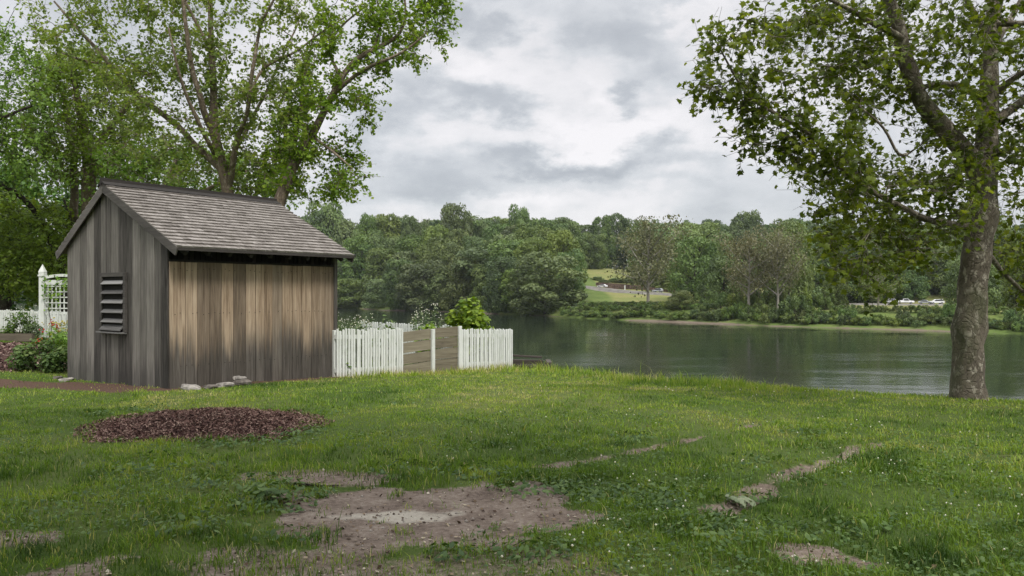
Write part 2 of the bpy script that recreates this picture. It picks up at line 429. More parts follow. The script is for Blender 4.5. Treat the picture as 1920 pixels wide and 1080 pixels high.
def gz(X, Y, fine=True):
    X = np.asarray(X, float); Y = np.asarray(Y, float)
    z = -.042 * np.maximum(0, Y - 12.5 + 1.6 * sstep(0, 5, X)) + np.minimum(.075 * np.maximum(0, -X - 9) * sstep(11, 14, Y), 1.0)
    z = z + (fbm(X, Y, 1, .35, 3) - .5) * .10 * sstep(18, 8, np.hypot(X, Y - 8))
    if fine:
        z = z + (fbm(X, Y, 2, 3.0, 3) - .5) * .035
        z = z - .05 * rut(X, Y) - .03 * ell(X, Y, -.72, 5.80, 1.22, .86, .3, .3)
    d = np.maximum(0, .35 - edge_dist(X, Y))
    z = z - np.where(d < 1.4, .28 * d * d, .28 * 1.96 + (d - 1.4) * .78)
    return np.maximum(z, -9.0)

def xs_join(*p): return np.unique(np.round(np.concatenate(p), 4))
gx = xs_join(np.linspace(-160, -32, 20), np.linspace(-32, -12, 60), np.linspace(-12, 11, 330), np.linspace(11, 22, 40), np.linspace(22, 160, 24))
gy = xs_join(np.linspace(-60, 0, 16), np.linspace(0, 3.4, 24), np.linspace(3.4, 22, 270), np.linspace(22, 46, 60), np.linspace(46, 170, 24))
GX, GY = np.meshgrid(gx, gy, indexing='ij')
nx, ny = GX.shape
idx = np.arange(nx * ny).reshape(nx, ny)
quads = np.stack([idx[:-1, :-1], idx[1:, :-1], idx[1:, 1:], idx[:-1, 1:]], -1).reshape(-1, 4)
def lush(X, Y): return fbm(X, Y, 51, .55, 4)
def ground_mat():
    m, nt = new_mat('lawn_soil'); n = N(nt); p = n.pos()
    d = n.attr('dirt'); mu = n.attr('mulch'); sd = n.attr('sand'); lu = n.attr('lush')
    a = n.noise(p, 3.1, 6, .6); b = n.noise(p, 26, 5, .65); c_ = n.noise(p, 110, 3, .7)
    green = n.ramp(n.addf(n.mul(b, .6), n.mul(lu, .5)), [(.25, (.026, .046, .011)), (.50, (.055, .085, .018)), (.72, (.09, .105, .032))])
    soil = n.ramp(n.addf(n.mul(a, .5), n.mul(b, .5)), [(.34, (.085, .064, .051)), (.5, (.165, .13, .105)), (.66, (.265, .225, .185))])
    soil = n.mix(n.rng(c_, .62, .72, 0, .5), soil, (.07, .042, .03))
    soil = n.mix(n.rng(n.addf(sd, n.mul(n.math('SUBTRACT', a, .5), 1.1)), .3, .95, 0, .8), soil, n.mix(b, (.30, .275, .225), (.46, .43, .365)))
    col = n.mix(n.rng(n.addf(d, n.mul(n.math('SUBTRACT', b, .5), .6)), .3, .65), green, soil)
    bark = n.ramp(n.noise(p, 55, 4, .7), [(.3, (.03, .018, .014)), (.5, (.085, .052, .038)), (.75, (.16, .11, .078))])
    col = n.mix(n.rng(mu, .3, .7), col, bark)
    h = n.addf(n.mul(b, .6), n.mul(c_, .5))
    n.out(n.bsdf(col, .95, n.bump(h, .6, .02), .1)); return m
M['lawn'] = ground_mat()
ground = np_obj('ground', M['lawn'], V=np.stack([GX, GY, gz(GX, GY)], -1).reshape(-1, 3), quads=quads, smooth=True,
                attrs={'dirt': dirt(GX, GY).ravel(), 'mulch': mulch_strip(GX, GY).ravel(), 'sand': np.clip(sand(GX, GY), 0, 1).ravel(), 'lush': lush(GX, GY).ravel()})
tag(ground, 'grassy lawn with bare dirt patches sloping to the river edge', 'lawn', kind='structure')

# shed frame: N corner, u along the front wall, v along the gable
SN = np.array([-5.83, 13.1]); SU = np.array([.6, .8]); SV = np.array([-.8, .6]); SL, SW = 3.61, 3.73
def in_shed(X, Y, m=.02):
    a = (X - SN[0]) * SU[0] + (Y - SN[1]) * SU[1]; b = (X - SN[0]) * SV[0] + (Y - SN[1]) * SV[1]
    return (a > -m) & (a < SL + m) & (b > -m) & (b < SW + m)
MOUND = (-3.70, 9.45, 1.30, 1.12); MOUND2 = (-12.0, 18.2, 2.4, 2.3)
def in_mound(X, Y, k=.93):
    r = (fbm(X, Y, 61, 1.6, 3) - .5) * .5
    return (np.hypot((X - MOUND[0]) / MOUND[2], (Y - MOUND[1]) / MOUND[3]) + r < k) | (np.hypot((X - MOUND2[0]) / MOUND2[2], (Y - MOUND2[1]) / MOUND2[3]) + r < k)

# ------------------------------------------------------------------ grass blades (one mass)
def scatter(c, rmax, y0, y1, margin=1.5, ylim=None):
    """ground points whose density falls with distance"""
    yy = np.linspace(y0, y1, 400); dens = np.minimum(c / yy ** 2, rmax) * (1.36 * yy + 2 * margin)
    cdf = np.cumsum(dens); tot = int(cdf[-1] * (yy[1] - yy[0])); cdf /= cdf[-1]
    Y = np.interp(rng.random(tot), cdf, yy); X = (rng.random(tot) * 2 - 1) * (.68 * Y + margin)
    return X, Y
def tall_zone(X, Y):
    e = edge_dist(X, Y)
    t = 1.35 * sstep(2.2, .3, e) * sstep(-3.5, -1.5, X) * sstep(6.2, 3.6, X)
    t = np.maximum(t, .35 * sstep(1.2, .2, e))
    d, _ = poly_dist(X, Y, [(-3.0, 15.9), (.1, 19.5)])
    return np.maximum(t, .8 * sstep(.8, .2, d))
X, Y = scatter(118000, 4600, 3.6, 29.0, 5.0)
ok = rng.random(len(X)) > dirt(X, Y) * (1.02 - .50 * sstep(.56, .66, fbm(X, Y, 75, 4.4, 2)))
cov = sstep(.36, .58, fbm(X, Y, 71, 2.6, 4)) * .70 + .28 + .4 * sstep(8, 12, Y)
leftbare = sstep(.5, -2.5, X) * sstep(7.5, 4.8, Y)
ok &= rng.random(len(X)) < np.maximum(cov, 0) * (1 - .45 * leftbare * sstep(.62, .42, fbm(X, Y, 73, 2.2, 3)))
ok &= rng.random(len(X)) > mulch_strip(X, Y) * .97
ok &= ~in_shed(X, Y, -.02) & ~in_mound(X, Y) & (edge_dist(X, Y) > -1.3)
ok &= ~((X > -3.6) & (X < .0) & (Y > 15.9 + (X + 3.6) * 1.117 + 1.2))      # inside the fenced garden
X, Y = X[ok], Y[ok]; n = len(X)
Z = gz(X, Y)
tz = tall_zone(X, Y); lu = lush(X, Y); leftbare = leftbare[ok]
clump = fbm(X, Y, 81, 5.5, 2); dark_patch = sstep(.54, .66, fbm(X, Y, 83, 1.1, 3))
h = (.024 + .044 * rng.random(n) ** 1.6) * (.30 + 1.45 * clump) * (1 + 2.3 * tz) * (1 + .35 * dark_patch)
h = np.where(rng.random(n) < .012, h * 2.0, h) * (1 - .35 * sstep(7, 11, Y))
w = .0026 + .00062 * Y * (.7 + .6 * rng.random(n))
dry = sstep(.52, .66, fbm(X, Y, 91, .62, 3)) * sstep(5.5, 8, Y)
hf = fbm(X, Y, 85, 4.2, 3)
tone = .47 + .62 * (lu - .5) + .80 * (hf - .5) + .32 * (rng.random(n) - .5) + .12 * sstep(7, 12, Y) - .20 * dark_patch * (1 - tz) + .16 * dry - .05 * sstep(8, 5, Y)
tone = np.where(rng.random(n) < .035 + .09 * dry + .05 * leftbare, .8 + .2 * rng.random(n), tone)
az = rng.random(n) * 2 * math.pi; lean = (.25 + .9 * rng.random(n) ** 1.4) * h
dx, dy = np.cos(az), np.sin(az)
fa = az + math.pi / 2 + (rng.random(n) - .5); wx, wy = np.cos(fa) * w, np.sin(fa) * w
B = np.stack([X, Y, Z - .006], -1)
W = np.stack([wx, wy, 0 * wx], -1)
mid = B + np.stack([dx * lean * .3, dy * lean * .3, h * .62], -1); tip = B + np.stack([dx * lean, dy * lean, h], -1)
V = np.stack([B - W * .5, B + W * .5, mid + W * .38, mid - W * .38, tip], 1).reshape(-1, 3)
i5 = np.arange(n)[:, None] * 5
grass = np_obj('grass', M['grass'], V=V, quads=i5 + np.array([[0, 1, 2, 3]]), tris=i5 + np.array([[3, 2, 4]]),
               attrs={'rnd': np.repeat(np.clip(tone, 0, 1), 5)})
tag(grass, 'short uneven green lawn grass with yellowish and dark patches', 'grass', kind='stuff')

# clover flowers
X, Y = scatter(620, 70, 4.2, 13.5)
ok = sstep(.50, .64, fbm(X, Y, 95, .75, 3)) * sstep(.40, .58, fbm(X, Y, 96, 2.6, 2)) * 1.3 * sstep(-.6, 1.0, X) * (1 - dirt(X, Y)) + .02 > rng.random(len(X))
ok |= (ell(X, Y, .75, 6.3, .7, .55) > rng.random(len(X)) * 1.1) & (dirt(X, Y) < .2)
X, Y = X[ok], Y[ok]; n = len(X); Z = gz(X, Y) + .05 + .05 * rng.random(n)
octv = np.array([(1, 0, 0), (0, 1, 0), (-1, 0, 0), (0, -1, 0), (0, 0, 1), (0, 0, -1)], float)
octf = np.array([(0, 1, 4), (1, 2, 4), (2, 3, 4), (3, 0, 4), (1, 0, 5), (2, 1, 5), (3, 2, 5), (0, 3, 5)])
def blobs(P, s, tone):
    nb = NB(); k = len(P)
    V = P[:, None] + octv[None] * np.broadcast_to(s, (k,))[:, None, None] * (.8 + .4 * rng.random((k, 6, 1)))
    nb.add(V.reshape(-1, 3), T=(octf[None] + (np.arange(k) * 6)[:, None, None]).reshape(-1, 3), a=np.repeat(np.broadcast_to(tone, (k,)), 6)); return nb
o = blobs(np.stack([X, Y, Z], -1), .005 + .0003 * Y + .003 * rng.random(n), rng.random(n)).build('clover_flowers', M['petal_white'])
tag(o, 'tiny white clover heads scattered through the lawn', 'clover', kind='stuff')

# broad-leaved weeds and clover leaves in clumps
nb = NB()
spots = [(-1.85, 5.9, .28, 150), (-1.75, 6.25, .25, 110), (-2.2, 6.5, .3, 90), (.15, 6.45, .28, 130), (.55, 6.55, .35, 160), (.9, 6.3, .4, 190), (1.3, 6.05, .35, 110),
         (-.35, 6.95, .3, 110), (-1.0, 7.05, .35, 90), (-2.6, 8.35, .3, 120), (-2.45, 8.9, .25, 90), (-3.1, 8.1, .2, 60), (-5.0, 10.6, .3, 80), (-5.5, 10.2, .2, 60),
         (.12, 4.75, .22, 90), (-.35, 4.68, .15, 50), (1.55, 5.35, .3, 110), (2.0, 5.15, .3, 100), (1.95, 6.15, .18, 55), (2.35, 5.3, .2, 60), (1.3, 5.1, .25, 70),
         (-3.3, 7.2, .5, 120), (-2.7, 6.7, .4, 90), (-1.5, 5.1, .2, 40), (-2.2, 5.3, .3, 70), (-2.35, 10.4, .25, 40), (-1.55, 11.2, .3, 30), (2.3, 7.3, .35, 80), (1.4, 8.6, .3, 60), (3.3, 8.75, .2, 50)]
for (x, y, r, k) in spots:
    a = rng.random(k) * 6.28; q = np.sqrt(rng.random(k)) * r
    px, py = x + np.cos(a) * q * 1.3, y + np.sin(a) * q
    pz = gz(px, py) + .02 + .075 * rng.random(k) * (1 - q / r * .6)
    Nn = np.stack([np.cos(a) * .5, np.sin(a) * .5, np.full(k, .9)], -1) + rng.normal(size=(k, 3)) * .25
    leaves(nb, np.stack([px, py, pz], -1), Nn, .028 + .042 * rng.random(k), LEAF_OVAL, .15 + rng.random(k) * .85)
X, Y = scatter(15000, 1100, 4.1, 11)
ok = (sstep(.44, .58, fbm(X, Y, 95, .75, 3)) * (1 - dirt(X, Y)) > rng.random(len(X)) * 1.1) & ~in_mound(X, Y, 1.0)
X, Y = X[ok], Y[ok]; k = len(X)
leaves(nb, np.stack([X, Y, gz(X, Y) + .02 + .045 * rng.random(k)], -1), np.stack([0 * X, 0 * X, 1 + 0 * X], -1) + rng.normal(size=(k, 3)) * .35,
       .016 + .020 * rng.random(k), LEAF_HEART, .2 + rng.random(k) * .75)
tag(nb.build('weeds', M['weed_leaf']), 'low broad leaved weeds and clover clumps spread through the lawn', 'weeds', kind='stuff')
# pale broad-leaf plant beside the right rut
def rosette(name, label, x, y, k, r, size, mat, tone=(.4, 1.0), up=.5, cat='plant', group=None):
    t = thing(name, label, cat, (x, y, float(gz(x, y))), 0, group); nb = NB()
    a = rng.random(k) * 6.28; q = r * (.3 + .7 * rng.random(k))
    P = np.stack([np.cos(a) * q, np.sin(a) * q, .03 + up * r * rng.random(k)], -1)
    leaves(nb, P, np.stack([np.cos(a) * .45, np.sin(a) * .45, np.ones(k)], -1) + rng.normal(size=(k, 3)) * .2, size * (.7 + .6 * rng.random(k)), LEAF_OVAL, tone[0] + (tone[1] - tone[0]) * rng.random(k))
    nb.build('leaves', mat, t)
    m = MB()
    for j in range(5):
        b = j * 1.26; m.tube([(0, 0, -.02), (math.cos(b) * r * .3, math.sin(b) * r * .3, .04), (math.cos(b) * r * .6, math.sin(b) * r * .6, .05)], [.006, .005, .003], 5)
    m.build('stem', mat, t)
    return t
rosette('broadleaf_plant', 'pale broad leaved weed at the near end of the wide bare rut', 1.80, 6.05, 30, .13, .075, M['sage_leaf'])
rosette('dock_plant', 'dark leafy dock plant on the left rim of the large dirt patch', -1.88, 5.95, 60, .17, .07, M['weed_leaf'], (.3, 1), .8)

# litter on the bare soil
X, Y = scatter(9000, 420, 4.0, 9.8)
ok = (dirt(X, Y) > .4) & (rng.random(len(X)) < .8) | (rng.random(len(X)) < .03)
X, Y = X[ok], Y[ok]; k = len(X); nb = NB()
leaves(nb, np.stack([X, Y, gz(X, Y) + .012], -1), np.stack([0 * X, 0 * X, 1 + 0 * X], -1) + rng.normal(size=(k, 3)) * .35, .008 + .034 * rng.random(k) ** 3, LEAF_DIAM, rng.random(k) ** 1.9)
tag(nb.build('dry_leaf_litter', M['litter']), 'small dry leaf flakes and bark bits on the bare dirt', 'litter', kind='stuff')
X, Y = scatter(3600, 170, 4.0, 9.0)
ok = (dirt(X, Y) > .5) & (fbm(X, Y, 97, 2.2, 2) > .38); X, Y = X[ok], Y[ok]; k = len(X)
o = blobs(np.stack([X, Y, gz(X, Y) + .002], -1), .004 + .013 * rng.random(k) ** 3.5, rng.random(k)).build('soil_crumbs', leaf_mat('crumb', [(.05, .035, .028), (.12, .09, .07), (.22, .19, .16), (.34, .31, .27)], 0, 0, 0, .1, .9)); tag(o, 'small pebbles and crumbs of soil on the bare dirt', 'pebbles', kind='stuff')
m = MB(); tw = [(-1.86, 6.42), (-1.72, 6.45), (-1.6, 6.44), (-1.45, 6.49)]
m.tube([(x, y, float(gz(x, y)) + .014) for x, y in tw], [.009, .011, .010, .005], 7)
m.tube([(-1.66, 6.445, float(gz(-1.66, 6.44)) + .015), (-1.60, 6.50, float(gz(-1.6, 6.5)) + .035)], [.006, .003], 6)
tag(m.build('fallen_twig', M['dark_bark'], smooth=True), 'dark fallen twig lying at the back left of the large dirt patch', 'twig')

# ------------------------------------------------------------------ mulch mounds
def mulch(name, label, cx, cy, rx, ry, hgt, nchip, seed, chip):
    t = thing(name, label, 'mulch pile', (cx, cy, 0))
    a = np.linspace(-1.25, 1.25, 60); A, B_ = np.meshgrid(a, a, indexing='ij')
    def hz(x, y):
        d = np.hypot(x / rx, y / ry) + (fbm(x + cx, y + cy, 61, 1.6, 3) - .5) * .5
        return gz(x + cx, y + cy) - .03 + (hgt + .03) * sstep(1.05, .05, d) ** .8 + (fbm(x, y, seed, 5, 3) - .5) * .05 * sstep(1.0, .8, d)
    Xm, Ym = A * rx, B_ * ry; id_ = np.arange(3600).reshape(60, 60)
    np_obj('heap', M['mulch'], t, V=np.stack([Xm, Ym, hz(Xm, Ym)], -1).reshape(-1, 3),
           quads=np.stack([id_[:-1, :-1], id_[1:, :-1], id_[1:, 1:], id_[:-1, 1:]], -1).reshape(-1, 4), smooth=True, attrs={'rnd': np.full(3600, .5)})
    x = (rng.random(nchip) * 2 - 1) * 1.15 * rx; y = (rng.random(nchip) * 2 - 1) * 1.15 * ry
    d = np.hypot(x / rx, y / ry) + (fbm(x + cx, y + cy, 61, 1.6, 3) - .5) * .5
    ok = (d < .97) | ((d < 1.12) & (rng.random(nchip) < .35)); x, y = x[ok], y[ok]; k = len(x)
    nb = NB(); tpl = (np.array([(0, -.16), (.55, -.2), (1, -.1), (.95, .14), (.4, .2), (.03, .12)]), np.array([(0, 1, 5), (1, 4, 5), (1, 2, 4), (2, 3, 4)]))
    leaves(nb, np.stack([x, y, np.maximum(hz(x, y), gz(x + cx, y + cy)) + .01 + .012 * rng.random(k)], -1), np.stack([0 * x, 0 * x, 1 + 0 * x], -1) + rng.normal(size=(k, 3)) * .55, chip * (.5 + rng.random(k)), tpl, rng.random(k) ** 1.3)
    o = nb.build('wood_chips', M['chip'], t); o['kind'] = 'stuff'
M['mulch'] = plain_mat('mulch', (.07, .04, .035), .95, .5, 25, .1, 0, .8)
mulch('mulch_mound', 'low reddish brown mound of bark mulch on the lawn before the shed', *MOUND, .17, 36000, 7, .030)
mulch('mulch_heap', 'purplish mulch heap at the left edge beside the leafy bush', *MOUND2, .42, 9000, 9, .07)

# ------------------------------------------------------------------ water
def water_mat():
    m, nt = new_mat('river_water'); n = N(nt); p = n.pos()
    q = n.vmul(p, (1, .85, 1))
    a = n.noise(q, .35, 4, .6, .3); b = n.noise(q, 1.7, 4, .6, .4); c = n.noise(n.vmul(p, (.03, .09, 1)), 1, 3)
    calm = n.rng(c, .38, .64, .28, 1.15)
    h = n.mul(n.addf(n.mul(a, .42), n.addf(n.mul(b, .31), n.mul(n.noise(n.vmul(q, (.55, 1, 1)), 5.5, 3, .6, .4), .16))), calm)
    n.out(n.bsdf((.016, .024, .016), .05, n.bump(h, .4, .12), .5, IOR=1.33)); return m
M['water'] = water_mat()
WZ = -6.4
me = bpy.data.meshes.new('river'); me.from_pydata([(-2500, -60, WZ), (2500, -60, WZ), (2500, 4000, WZ), (-2500, 4000, WZ)], [], [(0, 1, 2, 3)])
me.materials.append(M['water']); river = link(bpy.data.objects.new('river', me)); tag(river, 'wide dark green river with fine ripples', 'river', kind='structure')

# ------------------------------------------------------------------ far bank terrain
SHX = np.array([-3000, -1200, -520, -230, -95, -60, -25, -2, 11.4, 23, 43, 63, 81, 91, 99, 180, 320, 900.])
SHY = np.array([3900, 1900, 1080, 660, 430, 362, 331, 290, 276, 242, 215, 187, 170.6, 161, 149, 50, -60, -500.])
def shore(X): return np.interp(X, SHX, SHY)
SPX = np.array([400, 560, 600, 640, 720, 850, 950, 1020, 1100, 1250, 1450, 1650, 1780, 1920, 2100])
SPY = np.array([760, 520, 470, 430, 362, 331, 290, 276, 242, 215, 187, 170.6, 161, 149, 135.])
def shore_px(px): return float(np.interp(px, SPX, SPY))
def tz_(X, Y):
    X = np.asarray(X, float); Y = np.asarray(Y, float)
    t = Y - shore(X) + (fbm(X, Y, 12, .06, 3) - .5) * 9
    s0 = np.interp(X, [-100, 10, 45, 138, 300], [20, 30, 85, 190, 200]); k = np.interp(X, [-100, 10, 45, 138], [.2, .19, .12, .12])
    z = WZ - .8 + 1.4 * sstep(-3, 5, t) + 3.0 * sstep(4, 22, t)
    z = np.where(t < -3, WZ - .8 - .2 * np.minimum(-3 - t, 8), z)
    z = z + k * np.maximum(0, t - s0) * np.interp(t, [0, 230, 400, 900], [1, 1, .62, .30]) + (fbm(X, Y, 14, .03, 3) - .5) * 1.2 * sstep(15, 40, t)
    return z
fx = xs_join(np.linspace(-1400, -260, 60), np.linspace(-260, 240, 200), np.linspace(240, 700, 30))
tt_ = np.concatenate([np.linspace(-14, 40, 46), np.linspace(42, 420, 90), np.linspace(440, 1500, 24)])
FX = np.repeat(fx[:, None], len(tt_), 1); FY = shore(FX) + tt_[None]
id_ = np.arange(FX.size).reshape(FX.shape)
def bank_mat():
    m, nt = new_mat('far_bank_ground'); n = N(nt); p = n.pos(); t = n.attr('inland'); f = n.attr('field')
    a = n.noise(p, .12, 5); b = n.noise(p, 1.1, 5, .65)
    mud = n.mix(b, (.10, .078, .058), (.19, .155, .12))
    gr = n.ramp(n.addf(n.mul(a, .6), n.mul(b, .4)), [(.3, (.05, .08, .02)), (.5, (.095, .135, .034)), (.7, (.15, .17, .055))])
    fld = n.ramp(n.addf(n.mul(a, .7), n.mul(b, .3)), [(.3, (.11, .14, .04)), (.5, (.165, .175, .06)), (.7, (.22, .19, .085))])
    gr = n.mix(n.attr('wood'), n.mix(f, gr, fld), (.03, .045, .018))
    n.out(n.bsdf(n.mix(n.rng(n.addf(t, n.mul(n.math('SUBTRACT', b, .5), 4)), .6, 2.4), mud, gr), .95, n.bump(b, .5, .3), .1)); return m
fieldv = ((FX > 40) & (tt_[None] > 26)).astype(float)
far_bank = np_obj('far_bank', bank_mat(), V=np.stack([FX, FY, tz_(FX, FY)], -1).reshape(-1, 3),
                  quads=np.stack([id_[:-1, :-1], id_[1:, :-1], id_[1:, 1:], id_[:-1, 1:]], -1).reshape(-1, 4), smooth=True,
                  attrs={'inland': (0 * FX + tt_[None]).ravel(), 'field': fieldv.ravel(), 'wood': (sstep(33, 25, FX) * sstep(10, 20, 0 * FX + tt_[None])).ravel()})
tag(far_bank, 'muddy shore, grass fields and rising hill across the river', 'far bank', kind='structure')
# road along the far bank
rp = [(1085, 350), (1180, 337), (1300, 318), (1420, 298), (1540, 285), (1660, 278), (1790, 271), (1900, 262), (2060, 250)]
pts = np.array([((px - CX) / F * y, y) for px, y in rp]); s = np.linspace(0, len(pts) - 1, 90)
rx = np.interp(s, np.arange(len(pts)), pts[:, 0]); ry = np.interp(s, np.arange(len(pts)), pts[:, 1])
tn = unit(np.stack([np.gradient(rx), np.gradient(ry)], -1)); nn = np.stack([-tn[:, 1], tn[:, 0]], -1)
def road_z(px): return None
cz = np.convolve(np.pad(tz_(rx, ry), 6, 'edge'), np.ones(13) / 13, 'valid')
rows = []
for wv, dz in ((-7.0, -1.2), (-4.2, .12), (0, .22), (4.2, .12), (7.0, -1.2)): rows.append(np.stack([rx + nn[:, 0] * wv, ry + nn[:, 1] * wv, cz + dz + .35], -1))
VR = np.stack(rows, 1).reshape(-1, 3); id_ = np.arange(90 * 5).reshape(90, 5)
road = np_obj('road', plain_mat('asphalt', (.17, .16, .14), .9, .3, .4), V=VR, quads=np.stack([id_[:-1, :-1], id_[1:, :-1], id_[1:, 1:], id_[:-1, 1:]], -1).reshape(-1, 4), smooth=True)
tag(road, 'pale grey road running along the far bank', 'road', kind='structure')
def road_at(px):
    d = np.abs(CX + F * rx / ry - px); i = int(np.argmin(d)); return np.array([rx[i], ry[i], cz[i] + .52]), tn[i], nn[i]

# ------------------------------------------------------------------ the shed
rz = math.atan2(SU[1], SU[0])
shed = thing('wooden_shed', 'weathered grey and tan plank shed with shingled roof and louvred vent', 'shed', (SN[0], SN[1], 0), rz)
YR, ZR, YE, ZE, YB, ZB = 2.12, 3.62, -.40, 2.37, 4.03, 2.41
def roof_z(y): return ZE + (ZR - ZE) * (y - YE) / (YR - YE) if y < YR else ZR + (ZB - ZR) * (y - YR) / (YB - YR)
def plank_cuts(a, b, w0, w1):
    c = [a]
    while c[-1] < b - w1 * .6: c.append(c[-1] + rng.uniform(w0, w1))
    c[-1] = b; return c
def gable(name, x0, out, mat):
    m = MB(); cs = plank_cuts(0, SW, .17, .31)
    cs = sorted(set(cs + [YR]))
    for a, b in zip(cs[:-1], cs[1:]):
        if b - a < .03: continue
        o_ = rng.uniform(0, .012); th = .022
        xf = x0 + out * o_; xb = x0 - out * th
        z0 = -.25 + rng.uniform(0, .0); za, zb = roof_z(a) - .03, roof_z(b) - .03
        a_, b_ = a + .005, b - .005
        xa, xc = min(xf, xb), max(xf, xb)
        m.hexa([(xa, a_, z0), (xc, a_, z0), (xc, b_, z0), (xa, b_, z0), (xa, a_, za), (xc, a_, za), (xc, b_, zb), (xa, b_, zb)])
    m.poly([(x0 - out * .03, .03, -.2), (x0 - out * .03, SW - .03, -.2), (x0 - out * .03, SW - .03, roof_z(SW) - .06), (x0 - out * .03, YR, ZR - .06), (x0 - out * .03, .03, roof_z(0) - .06)], -.02 * out, (1, 0, 0), .0)
    return m.build(name, mat, shed)
gable('gable_wall', 0, -1, M['gable_wood'])
gable('gable_wall', SL, 1, M['gable_wood'])
def longwall(name, y0, out, ztop, mat, corner=True):
    m = MB(); cs = plank_cuts(.085 if corner else .03, SL - .03, .16, .27)
    for a, b in zip(cs[:-1], cs[1:]):
        o_ = rng.uniform(0, .012); ya, yb = sorted((y0 + out * o_, y0 - out * .022))
        m.box(a + .0045, b - .0045, ya, yb, -.25, ztop + rng.uniform(-.004, .004))
    ya, yb = sorted((y0 - out * .03, y0 - out * .05)); m.box(.03, SL - .03, ya, yb, -.2, ztop - .02, 0.0)
    return m.build(name, mat, shed)
longwall('front_wall', 0, -1, 2.14, M['front_wood'])
longwall('back_wall', SW, 1, roof_z(SW) - .04, M['gable_wood'], False)
m = MB(); m.box(.0245, .082, -.020, .03, -.25, 2.14, .62); m.build('corner_board', M['front_wood'], shed)
m = MB(); m.box(SL - .035, SL + .045, -.03, .04, -.25, 2.50, .2); m.build('corner_post', M['gable_wood'], shed)
# vent band: eave shade painted into near-black upright boards set back behind the ledger
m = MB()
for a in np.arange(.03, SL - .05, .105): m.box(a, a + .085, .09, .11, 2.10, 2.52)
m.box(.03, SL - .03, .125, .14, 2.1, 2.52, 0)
m.build('eave_vent', M['recess_shade_wood'], shed)
m = MB(); m.box(.0245, SL - .037, -.028, .085, 2.147, 2.178, .3); m.build('ledger', M['dark_wood'], shed)
sl = (ZR - ZE) / (YR - YE)
for x in np.linspace(.12, SL - .12, 9):
    m = MB(); m.bar((x, YE + .03, ZE - .075), (x, .3, roof_z(.3) - .09), .05, .11); m.build('rafter_tail', M['dark_wood'], shed)
# roof decks and shingles
def roof_side(name, y0, z0, y1, z1, rows):
    m = MB(); L = math.hypot(y1 - y0, z1 - z0); d = np.array([(y1 - y0) / L, (z1 - z0) / L]); nrm = np.array([-d[1], d[0]]) * (1 if y1 > y0 else -1)
    x0, x1 = -.085, SL + .15
    def P(x, s_, n_): return (x, y0 + d[0] * s_ + nrm[0] * n_, z0 + d[1] * s_ + nrm[1] * n_)
    m.hexa([P(x0 + .01, .02, -.03), P(x1 - .01, .02, -.03), P(x1 - .01, L, -.03), P(x0 + .01, L, -.03), P(x0 + .01, .02, -.005), P(x1 - .01, .02, -.005), P(x1 - .01, L, -.005), P(x0 + .01, L, -.005)], .05)
    ex = L / rows
    for r_ in range(rows):
        s0 = r_ * ex - .02; x = x0 - rng.random() * .06
        while x < x1:
            w_ = rng.uniform(.09, .19); xa, xb = max(x, x0), min(x + w_ - .004, x1)
            if xb - xa > .015:
                js = rng.uniform(-.006, .006); jt = rng.uniform(.030, .038); top = min(s0 + ex * 1.5, L)
                m.hexa([P(xa, s0 + js, .004), P(xb, s0 + js, .004), P(xb, top, -.004), P(xa, top, -.004),
                        P(xa, s0 + js, .004 + jt), P(xb, s0 + js, .004 + jt), P(xb, top, .001), P(xa, top, .001)])
            x += w_
    return m.build(name, M['shingle'], shed)
roof_side('roof_slope', YE, ZE, YR, ZR, 19)
roof_side('roof_slope', YB, ZB, YR, ZR, 15)
m = MB(); m.bar((-.10, YR + .05, ZR + .045), (SL + .16, YR + .05, ZR + .03), .035, .16); m.bar((-.10, YR - .055, ZR + .01), (SL + .16, YR - .055, ZR), .16, .03, (0, -.45, .9))
m.bar((-.10, YR + .10, ZR + .01), (SL + .16, YR + .10, ZR), .16, .03, (0, .55, .84)); m.build('ridge_board', M['dark_wood'], shed)
for x, ln in ((-.075, 0), (SL + .14, 0)):
    for (ya, za, yb, zb) in ((YE - .01, ZE - .075, YR, ZR - .075), (YB + .01, ZB - .075, YR, ZR - .075)):
        m = MB(); m.bar((x, ya, za), (x, yb, zb), .024, .145); m.build('bargeboard', M['barge_wood'], shed)
m = MB(); m.bar((-.06, YE - .012, ZE - .03), (SL + .13, YE - .012, ZE - .03), .022, .05); m.build('fascia', M['dark_wood'], shed)
# louvred vent
vent_y0, vent_y1, vz0, vz1 = 1.34, 2.30, .90, 1.98
m = MB(); w_ = .085
m.box(-.055, -.014, vent_y0, vent_y0 + w_, vz0, vz1, .3); m.box(-.055, -.014, vent_y1 - w_, vent_y1, vz0, vz1, .35)
m.box(-.055, -.014, vent_y0 + w_, vent_y1 - w_, vz1 - .075, vz1, .55)
vent = m.build('vent_frame', M['barge_wood'], shed)
m = MB(); m.box(-.020, -.0155, vent_y0 + w_, vent_y1 - w_, vz0, vz1 - .075, 0); m.build('vent_back', M['recess_shade_wood'], vent)  # dark of the gaps between the slats, painted on a near-black panel
zs = np.linspace(1.80, 1.10, 5)
for z in list(zs):
    m = MB(); m.bar((-.045, vent_y0 + w_ + .004, z - .0), (-.045, vent_y1 - w_ - .004, z), .095, .016, (.72, 0, -.7)); m.build('slat', M['slat_wood'], vent)
m = MB(); m.bar((-.06, vent_y0 + w_ + .004, .975), (-.06, vent_y1 - w_ - .004, .975), .15, .018, (.72, 0, -.7)); m.box(-.115, -.014, vent_y0 + .01, vent_y1 + .02, .872, .898, .6); m.build('sill', M['slat_wood'], vent)

